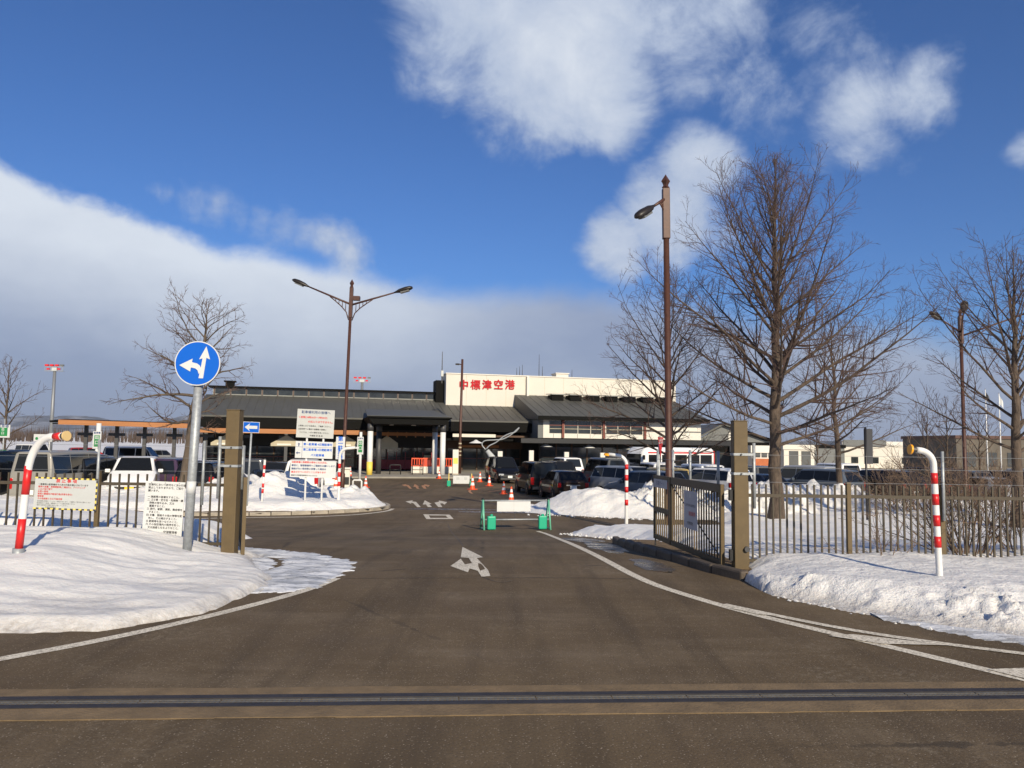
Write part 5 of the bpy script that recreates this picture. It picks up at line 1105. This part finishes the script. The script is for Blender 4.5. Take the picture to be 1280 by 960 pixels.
for a in [
    ('van', 'black', 'black van at the left edge of the picture behind the fence', 14, 31.5, 186), ('van', 'greige', 'pale silver van seen from behind above the striped notice', 81, 31, 183),
    ('minivan', 'black', 'black people carrier between the silver van and the exit sign pole', 114, 33, 184), ('kei', 'white', 'small white car left of the larger white off roader by the fence', 141, 34.5, 12, 0, 'yellow'),
    ('suv', 'white', 'white off roader facing the fence left of the leaning tree', 170, 33, 20, .14, 'yellow'), ('minivan', 'plum', 'dark plum people carrier behind the leaning left tree', 216, 36, 190),
    ('suv', 'black', 'black off roader between the round sign pole and left gate post', 262, 35, 184), ('kei', 'white', 'white box car low behind the left fence with an orange badge', 252, 38.5, 10, 0, 'yellow'),
    ('hatch', 'silver', 'silver hatchback in the second row behind the small white car', 132, 43, 12), ('sedan', 'black', 'black saloon in the far row behind the white off roader by the fence', 178, 47, 6), ('suv', 'white', 'white off roader in the far row beside the leaning tree trunk', 205, 46, 4), ('hatch', 'grey', 'grey hatchback in the far row at the left edge', 30, 44, 8), ('minivan', 'grey', 'grey people carrier in the far row beyond the exit sign', 100, 46, 5), ('sedan', 'silver', 'silver saloon in the far row behind the pale silver van', 62, 47, 9),
    ('minivan', 'grey', 'grey people carrier right of the small one way sign', 311, 38, 196), ('hatch', 'navy', 'dark hatchback half buried behind the island snow heap', 334, 36.3, 200, -.1), ('suv', 'black', 'black off roader above the dark hatchback, red lamps showing', 349, 41, 188), ('minivan', 'white', 'white people carrier hidden behind the three signboards', 381, 40, 190), ('sedan', 'red', 'red car roof between the black off roader and the terminal', 344, 47, 10), ('kei', 'white', 'small white car right of the signboards behind the ticket machine', 408, 46, 186),
    ('minivan', 'black', 'black car facing the camera among the orange cones', 628, 57.5, 14), ('minivan', 'black', 'tall black van with red tail lamps beside the orange cones', 670, 45.5, 191), ('hatch', 'brown', 'dark brown hatchback just behind the ploughed snow heap', 703, 40.5, 192), ('suv', 'black', 'black off roader behind the tall black van', 693, 54, 196), ('minivan', 'white', 'white roofed people carrier in the row before the terminal', 706, 60, 192), ('van', 'grey', 'dark grey van with a white rear bumper behind the snow heap', 757, 47.5, 192), ('suv', 'black', 'black off roader right of the dark grey van', 776, 52, 188),
    ('suv', 'silver', 'silver off roader facing left behind the curved marker', 790, 38.5, 38), ('hatch', 'steelblue', 'blue grey hatchback behind the snow heap by the gate', 806, 33.8, 214, .1), ('kei', 'gold', 'pale gold small car right of the blue grey hatchback', 829, 37.5, 196), ('minivan', 'white', 'white people carrier below the bus windscreen', 818, 47, 186), ('suv', 'black', 'black off roader left of the tall lamp and the bus', 846, 45, 190),
    ('suv', 'white', 'white off roader with red tail lamps behind the right gate post', 888, 38, 208), ('sedan', 'silver', 'silver saloon in the row behind the white off roader', 905, 47, 200), ('minivan', 'white', 'white people carrier behind the white off roader', 871, 44, 190), ('sedan', 'navy', 'navy saloon right of the right gate post', 943, 41, 202), ('suv', 'grey', 'grey off roader left of the big tree trunk', 935, 48, 196), ('minivan', 'silver', 'silver people carrier right of the big tree trunk', 1002, 44, 208), ('suv', 'steelblue', 'blue grey off roader right of the silver people carrier', 1022, 40.5, 212), ('hatch', 'black', 'black hatchback left of the dark upright sign', 1056, 41, 206), ('minivan', 'white', 'white people carrier in the far row below the cream hangar', 1040, 52, 190), ('suv', 'black', 'black off roader right of the dark upright sign', 1096, 40, 204), ('sedan', 'black', 'black saloon below the cream hangar', 1126, 41.5, 204), ('minivan', 'black', 'black people carrier left of the near right marker', 1152, 42.5, 202),
    ('suv', 'grey', 'grey off roader left of the far right lamp', 1186, 43, 205), ('sedan', 'silver', 'silver saloon right of the far right lamp', 1219, 41.5, 200), ('suv', 'black', 'black off roader left of the rightmost tree', 1246, 44, 203), ('minivan', 'silver', 'silver people carrier at the right edge of the picture', 1283, 43, 200)]:
    car(*a)
for k, (px, d, kd, pt, lab) in enumerate([(40, 84, 'van', 'white', 'far white van beyond the lot at the left'), (166, 72, 'van', 'white', 'far white box van under the timber arcade'), (110, 88, 'suv', 'red', 'far red vehicle behind the curved left marker'), (196, 80, 'suv', 'silver', 'far silver vehicle under the arcade left of the leaning tree'), (140, 90, 'minivan', 'black', 'far black vehicle under the arcade behind the exit sign'), (70, 78, 'hatch', 'grey', 'far grey hatchback left of the arcade end')]):
    car(kd, pt, lab, px, d, 60 + 35 * k)
for k, t in PROTO.items():
    for o in [g for ch in t.children for g in ch.children] + list(t.children) + [t]: bpy.data.objects.remove(o)
# the minibus
def bus():
    d = 59; t = empty('bus', (X(838, d), d, gz(d)), R(-62), 'white bus with a red stripe parked before the terminal behind the trees', 'bus'); L, W, H = 7.0, 2.1, 2.75
    secs = [(-L / 2, .5, 1.3, .85), (-L / 2 + .12, .35, H - .35, .98), (-L / 2 + .5, .32, H, 1.0), (L / 2 - .25, .32, H, 1.0), (L / 2, .4, H - .15, .95)]
    b = MB()
    for y, z0, z1, k in secs:
        w_ = W / 2 * k; ring = [(-w_ * .9, z0), (w_ * .9, z0), (w_, z0 + .15), (w_, z1 - .3), (w_ * .9, z1 - .05), (w_ * .7, z1), (-w_ * .7, z1), (-w_ * .9, z1 - .05), (-w_, z1 - .3), (-w_, z0 + .15)]; b.v += [(x, y, z) for x, z in ring]
    n = 10
    for i in range(4):
        for j in range(n): b.f.append((i * n + j, i * n + (j + 1) % n, (i + 1) * n + (j + 1) % n, (i + 1) * n + j)); b.mi.append(0)
    b.f += [tuple(range(n)), tuple(4 * n + j for j in range(n))]; b.mi += [0, 0]; b.build('body', 'paint_white', t, True)
    MB().bx(-W / 2 * .78, W / 2 * .78, -L / 2 - .02, -L / 2 + .14, 1.3, 2.25).build('windshield', 'car_glass', t)
    for sx in (-1, 1):
        for i in range(5): y0 = -L / 2 + .6 + i * 1.24; MB().bx(sx * W / 2 - .02, sx * W / 2 + .012, y0, y0 + 1.14, 1.35, 2.2).build('side_window', 'car_glass', t)
        MB().bx(sx * W / 2 - .02, sx * W / 2 + .010, -L / 2 + .55, L / 2 - .3, 2.30, 2.40).build('red_stripe', 'red_paint', t)
        for y in (-L * .33, L * .30): w_ = MB().lathe([(.2, -.12), (.38, -.12), (.4, -.08), (.4, .08), (.38, .12), (.2, .12), (0, .1)], 18).build('wheel', 'tyre', t, True); w_.location = (sx * (W / 2 - .11), y, .4); w_.rotation_euler = (0, sx * math.pi / 2, 0)
        MB().box((sx * W * .36, -L / 2 - .0, .75), (.3, .12, .18)).build('headlight', 'head_clear', t)
        MB().box((sx * (W / 2 + .16), -L / 2 + .05, 2.0), (.18, .1, .34)).build('mirror', 'black_plastic', t)
    MB().bx(-W * .48, W * .48, L / 2 - .1, L / 2 + .03, .9, 2.5).build('rear_panel', 'red_paint', t)
bus()

# ------------------------------------------------------------------ trees
def perp(d, a, rg):
    o = d.orthogonal().normalized(); return (Matrix.Rotation(a, 3, d) @ o)
def branch_path(st, d, L, n, up, wob, rg):
    pts = [st.copy()]; d = d.normalized()
    for i in range(n):
        d = (d + Vector((rg.gauss(0, wob), rg.gauss(0, wob), rg.gauss(0, wob) + up))).normalized(); pts.append(pts[-1] + d * (L / n))
    return pts
def at(pts, t):
    f = t * (len(pts) - 1); i = min(int(f), len(pts) - 2); return pts[i].lerp(pts[i + 1], f - i), (pts[i + 1] - pts[i]).normalized()
def tree(name, lab, base, h, r0, seed, env, nlimb, z_first=.2, lean=(0, 0), ang=(72, 22), up=.06, wob=.05, d2=.34, d3=.20, d4=True, twig=.0055, bark='bark', group='bare trees', lw=1.0, bias=(0, 0), droop=0.0, topf=1.0):
    rg = random.Random(seed); t = empty(name, base, 0, lab, 'tree', group)
    n = 14; tp = [Vector((0, 0, -.4))]; p = Vector((0, 0, 0))
    for i in range(n + 1):
        s_ = i / n; tp.append(Vector((lean[0] * s_ + rg.gauss(0, .0032 * h) * (s_ > 0) * (s_ < .95), lean[1] * s_ + rg.gauss(0, .0032 * h) * (s_ > 0), h * s_)))
    tr = [r0 * 1.45, r0 * 1.3] + [max(.012, r0 * (1 - i / n) ** .85 * (.96 if i < 4 else 1)) for i in range(1, n + 1)]
    b = MB(); b.tube(tp, tr, 14); b.build('trunk', bark, t, True)
    LM = MB(); TW = MB()
    def trad(z): return max(.015, r0 * (1 - z) ** .85)
    for k in range(nlimb):
        zf = z_first + (1 - z_first) * max(0.0, (k + rg.uniform(-.3, .3)) / nlimb) ** .95; zf = min(max(zf, z_first), .97)
        q = zf * n + 1; i = min(int(q), len(tp) - 2); st = tp[i].lerp(tp[i + 1], q - i)
        a = k * 2.399 + rg.uniform(-.5, .5); tilt = R(ang[0] + (ang[1] - ang[0]) * ((zf - z_first) / (1 - z_first)) ** .7 + rg.uniform(-7, 7))
        d = Vector((math.cos(a) * math.sin(tilt), math.sin(a) * math.sin(tilt), math.cos(tilt)))
        Lb = env(zf) * rg.uniform(.75, 1.1) / max(.45, math.sin(tilt)) * (1 + bias[0] * math.cos(a) + bias[1] * math.sin(a)); Lb = min(Lb, (1.0 - zf) * h / max(.2, math.cos(tilt)) * topf + .2)
        rb = min(trad(zf) * .62, .012 + Lb * .0165) * lw
        pts = branch_path(st, d, Lb, 9, up * (.25 + .9 * zf), wob, rg); LM.tube(pts, [max(.007, rb * (1 - j / 9.6) ** .9) for j in range(10)], 7, False)
        m2 = int(Lb / d2)
        for j in range(m2):
            s_ = .16 + .82 * (j + rg.random()) / m2; p2, dd = at(pts, min(s_, .99)); o = perp(dd, rg.uniform(0, 6.283), rg); an = R(rg.uniform(32, 58)); d2v = dd * math.cos(an) + o * math.sin(an); d2v.z += .10
            L2 = min(Lb * .42, (.25 + Lb * .36 * (1 - s_ * .72)) * rg.uniform(.6, 1.15)); r2 = max(twig * 1.2, rb * (1 - s_) * .5 + .0045)
            q2 = branch_path(p2, d2v, L2, 5, up * .9, wob * 1.3, rg); TW.tube(q2, [max(twig, r2 * (1 - u / 5.6)) for u in range(6)], 4, False)
            m3 = int(L2 / d3)
            for jj in range(m3):
                s3 = .15 + .84 * (jj + rg.random()) / m3; p3, d3v = at(q2, min(s3, .99)); o3 = perp(d3v, rg.uniform(0, 6.283), rg); an = R(rg.uniform(28, 55)); e3 = d3v * math.cos(an) + o3 * math.sin(an); L3 = rg.uniform(.28, .62) * (1.15 - .5 * s3) * min(1, .5 + L2 * .5)
                q3 = branch_path(p3, e3, L3, 3, up, wob * 1.4, rg); TW.tube(q3, [twig, twig * .95, twig * .85, twig * .6], 3, False)
                if d4:
                    for _ in range(2):
                        p4, d4v = at(q3, rg.uniform(.25, .8)); o4 = perp(d4v, rg.uniform(0, 6.283), rg); an = R(rg.uniform(30, 50)); e4 = d4v * math.cos(an) + o4 * math.sin(an); TW.tube([p4, p4 + e4 * rg.uniform(.10, .26)], [twig * .8, twig * .5], 3, False)
    LM.build('limbs', bark, t, True, False); TW.build('crown', 'twig', t, False, False)['kind'] = 'stuff'
    return t
def prof(tab): return lambda z: interp(tab, z)
d = 25.6; b = P(970, 656, d); tree('bare_tree', 'largest bare tree with a tall conical crown behind the right fence', (b.x, d, gz(d) + .1), P(968, 200, d).z - gz(d), .235, 11, prof([(.2, 5.0), (.3, 5.7), (.42, 5.0), (.55, 3.7), (.7, 2.3), (.85, 1.1), (1, .3)]), 62, .20, (.1, 0), (84, 15), .066, .055, .25, .17, True, .0047, lw=.66, topf=.74)
d = 29.5; b = P(838, 640, d); tree('bare_tree', 'bare spreading tree behind the tall single armed lamp', (b.x, d, gz(d) + .1), P(838, 348, d).z - gz(d), .17, 23, prof([(.2, 3.4), (.35, 3.5), (.55, 2.7), (.8, 1.4), (1, .4)]), 36, .2, (-.1, 0), (74, 25), .05, .06, .30, .19, True, .005, lw=.7, topf=.8)
d = 33; b = P(1051, 625, d); tree('bare_tree', 'slender bare tree right behind the largest bare tree', (b.x, d, gz(d) + .1), P(1040, 395, d).z - gz(d), .15, 31, prof([(.25, 3.2), (.4, 3.6), (.6, 2.8), (.8, 1.6), (1, .4)]), 28, .28, (-.3, 0), (74, 28), .045, .06, .34, .22, True, .0055, lw=.75, topf=.85)
d = 23.5; b = P(1272, 650, d); tree('bare_tree', 'bare tree cut by the right edge of the picture', (b.x, d, gz(d) + .15), P(1280, 322, d).z - gz(d), .18, 42, prof([(.25, 3.2), (.4, 3.6), (.6, 3.0), (.8, 1.8), (1, .4)]), 36, .26, (.15, 0), (68, 22), .055, .06, .30, .20, True, .0048, lw=.7, topf=.85)
d = 31; b = P(228, 606, d); tree('bare_tree', 'leaning bare tree with knotty branches behind the round blue sign', (b.x, d, gz(d) + .6), P(250, 378, d).z - gz(d) - .6, .20, 57, prof([(.25, 2.4), (.45, 2.6), (.7, 2.2), (.85, 1.8), (1, .6)]), 32, .34, (.75, 0), (94, 36), .04, .12, .30, .20, True, .0062, 'bark_pale', bias=(-.22, 0))
d = 58; b = P(4, 580, d); tree('bare_tree', 'far bare tree at the left edge of the picture', (b.x, d, gz(d)), P(6, 452, d).z - gz(d), .16, 61, prof([(.2, 2.2), (.45, 2.6), (.7, 1.9), (1, .5)]), 20, .2, (0, 0), (66, 25), .06, .07, .42, .30, False, .010)
for k, (px, top, d, sd, lab) in enumerate([(1160, 510, 52, 71, 'small distant bare tree left of the far right lamp'), (1185, 500, 56, 72, 'small distant bare tree behind the far right lamp'), (1225, 512, 60, 73, 'small distant bare tree between lamp and flagpoles'), (1022, 528, 60, 74, 'small distant bare tree before the dark shed')]):
    b = P(px, 590, d); tree('bare_tree', lab, (b.x, d, gz(d)), P(px, top, d).z - gz(d), .10, sd, prof([(.15, 1.8), (.5, 2.0), (.8, 1.2), (1, .4)]), 18, .15, (0, 0), (62, 20), .06, .07, .42, .30, False, .010)
def shrub(lab, base, nst, h, spread, seed, r=.010, tw=.0038, bias=0.0, tmax=58):
    rg = random.Random(seed); t = empty('bare_shrub', base, 0, lab, 'shrub', 'bare shrubs'); S = MB(); W_ = MB()
    for i in range(nst):
        a = rg.uniform(0, 6.283); st = Vector((math.cos(a) * rg.uniform(0, spread * .22), math.sin(a) * rg.uniform(0, spread * .22), -.12)); tl = R(rg.uniform(3, tmax)); d = Vector((math.cos(a) * math.sin(tl) + bias, math.sin(a) * math.sin(tl) * .8, math.cos(tl)))
        L = h * rg.uniform(.6, 1.15); pts = branch_path(st, d, L, 8, rg.uniform(-.02, .05), .09, rg); rr = r * rg.uniform(.6, 1.3); S.tube(pts, [max(tw, rr * (1 - j / 9)) for j in range(9)], 5, False)
        for j in range(int(L / .11)):
            s_ = rg.uniform(.2, .98); p2, dd = at(pts, s_); o = perp(dd, rg.uniform(0, 6.283), rg); an = R(rg.uniform(25, 60)); L2 = rg.uniform(.15, .5) * (1.2 - .6 * s_) * h / 1.4
            q = branch_path(p2, dd * math.cos(an) + o * math.sin(an), L2, 4, .02, .12, rg); W_.tube(q, [tw, tw, tw * .9, tw * .8, tw * .6], 3, False)
            for _ in range(2):
                p3, d3 = at(q, rg.uniform(.3, .9)); o = perp(d3, rg.uniform(0, 6.283), rg); W_.tube([p3, p3 + (d3 * .8 + o * .6) * rg.uniform(.06, .2)], [tw * .8, tw * .5], 3, False)
    S.build('stems', 'twig_shrub', t, True, False); W_.build('twigs', 'twig_shrub', t, False, False)['kind'] = 'stuff'
shrub('large tangled bare shrub behind the right fence by the near marker', (6.42, 10.95, .12), 34, 1.7, 1.2, 5, .012, .0030, -.16, 42)
shrub('second tangled bare shrub behind the right fence at the picture edge', (7.5, 11.3, .12), 24, 1.6, 1.2, 6, .012, .0030, -.1, 45)
shrub('thin bare sapling just in front of the right fence', (4.86, 10.12, .18), 6, .95, .25, 7, .008, .003)
for k, (px, d, sd, lab) in enumerate([(1120, 30, 8, 'low bare shrub behind the snow right of the upright sign'), (1150, 29.5, 9, 'low bare shrub left of the near right marker top'), (1200, 30, 10, 'low bare shrub below the far right lamp'), (1240, 29, 12, 'low bare shrub left of the rightmost tree trunk')]):
    shrub(lab, (X(px, d), d, gz(d) + .4), 26, 1.8, 3.0, sd, .013, .005, -.15)

# ------------------------------------------------------------------ distance
rg = random.Random(3); b = MB()
for k in range(2600):
    y = rg.uniform(420, 640); x = rg.uniform(-620, -60) if k < 2000 else rg.uniform(60, 520); hh = rg.uniform(7, 13); z = -1.4
    for i in range(4):
        a = rg.uniform(0, 6.283); dx, dy = math.cos(a) * rg.uniform(.3, 1.6), math.sin(a) * 1.2; w_ = rg.uniform(.12, .30)
        b.add([(x - w_, y, z), (x + w_, y, z), (x, y + w_, z), (x + dx, y + dy, z + hh * rg.uniform(.6, 1))], [(0, 1, 3), (1, 2, 3), (2, 0, 3)])
fw = b.build('far_wood', 'far_wood', None, False, False); fw['kind'] = 'stuff'; fw['label'] = 'brown leafless wood along the horizon'
def hillmat():
    s = NT('hill'); c_ = s.mix(s.ramp(s.noise(.0016, 8, .65, (1, .4, 3)), .45, .62), (.055, .06, .065), (.34, .36, .40)); s.put('Base Color', c_); s.put('Roughness', .95)
hillmat()
def hills(name, y, tab, depth, seed, m='hill'):
    xs = rng(tab[0][0], tab[-1][0], (tab[-1][0] - tab[0][0]) / 160); rows = 14; v = []; f = []
    for j in range(rows + 1):
        s_ = j / rows; prof_ = math.sin(min(1, s_ * 1.25) * math.pi / 2)
        for x in xs: hh = interp(tab, x); v.append((x, y + depth * s_, -6 + (hh * prof_ + hh * .28 * nz(x, s_ * depth, 1 / 900, 6, seed) * prof_)))
    n = len(xs)
    for j in range(rows):
        for i in range(n - 1): f.append((j * n + i, j * n + i + 1, (j + 1) * n + i + 1, (j + 1) * n + i))
    me = bpy.data.meshes.new(name); me.from_pydata(v, [], f); me.materials.append(M[m]); me.polygons.foreach_set('use_smooth', [True] * len(f)); struct(link(name, me))
def hz(px, py, y): p = P(px, py, y); return (p.x, max(5, p.z + 6))
hills('hills', 11000, [hz(-260, 520, 11000), hz(-100, 512, 11000), hz(0, 517, 11000), hz(60, 527, 11000), hz(90, 526, 11000), hz(115, 518, 11000), hz(140, 513, 11000), hz(165, 514, 11000), hz(200, 517, 11000), hz(240, 528, 11000), hz(330, 541, 11000), hz(600, 548, 11000)], 3500, 2)
hills('hills', 7000, [hz(-260, 531, 7000), hz(0, 530, 7000), hz(60, 533, 7000), hz(130, 532, 7000), hz(200, 535, 7000), hz(300, 543, 7000), hz(500, 550, 7000)], 2500, 7)

# ------------------------------------------------------------------ the air
hm = bpy.data.materials.new('air'); hm.use_nodes = True; hm.node_tree.nodes.clear()
pv = hm.node_tree.nodes.new('ShaderNodeVolumePrincipled'); pv.inputs['Color'].default_value = (.78, .86, 1.0, 1); pv.inputs['Density'].default_value = 4.0e-5; pv.inputs['Anisotropy'].default_value = .2
ho = hm.node_tree.nodes.new('ShaderNodeOutputMaterial'); hm.node_tree.links.new(pv.outputs[0], ho.inputs['Volume'])
M['air'] = hm; hz_ = MB().bx(-14100, 14100, -3100, 15100, -8, 560).build('haze', 'air'); hz_['kind'] = 'stuff'; hz_['label'] = 'thin blue air over the whole place'
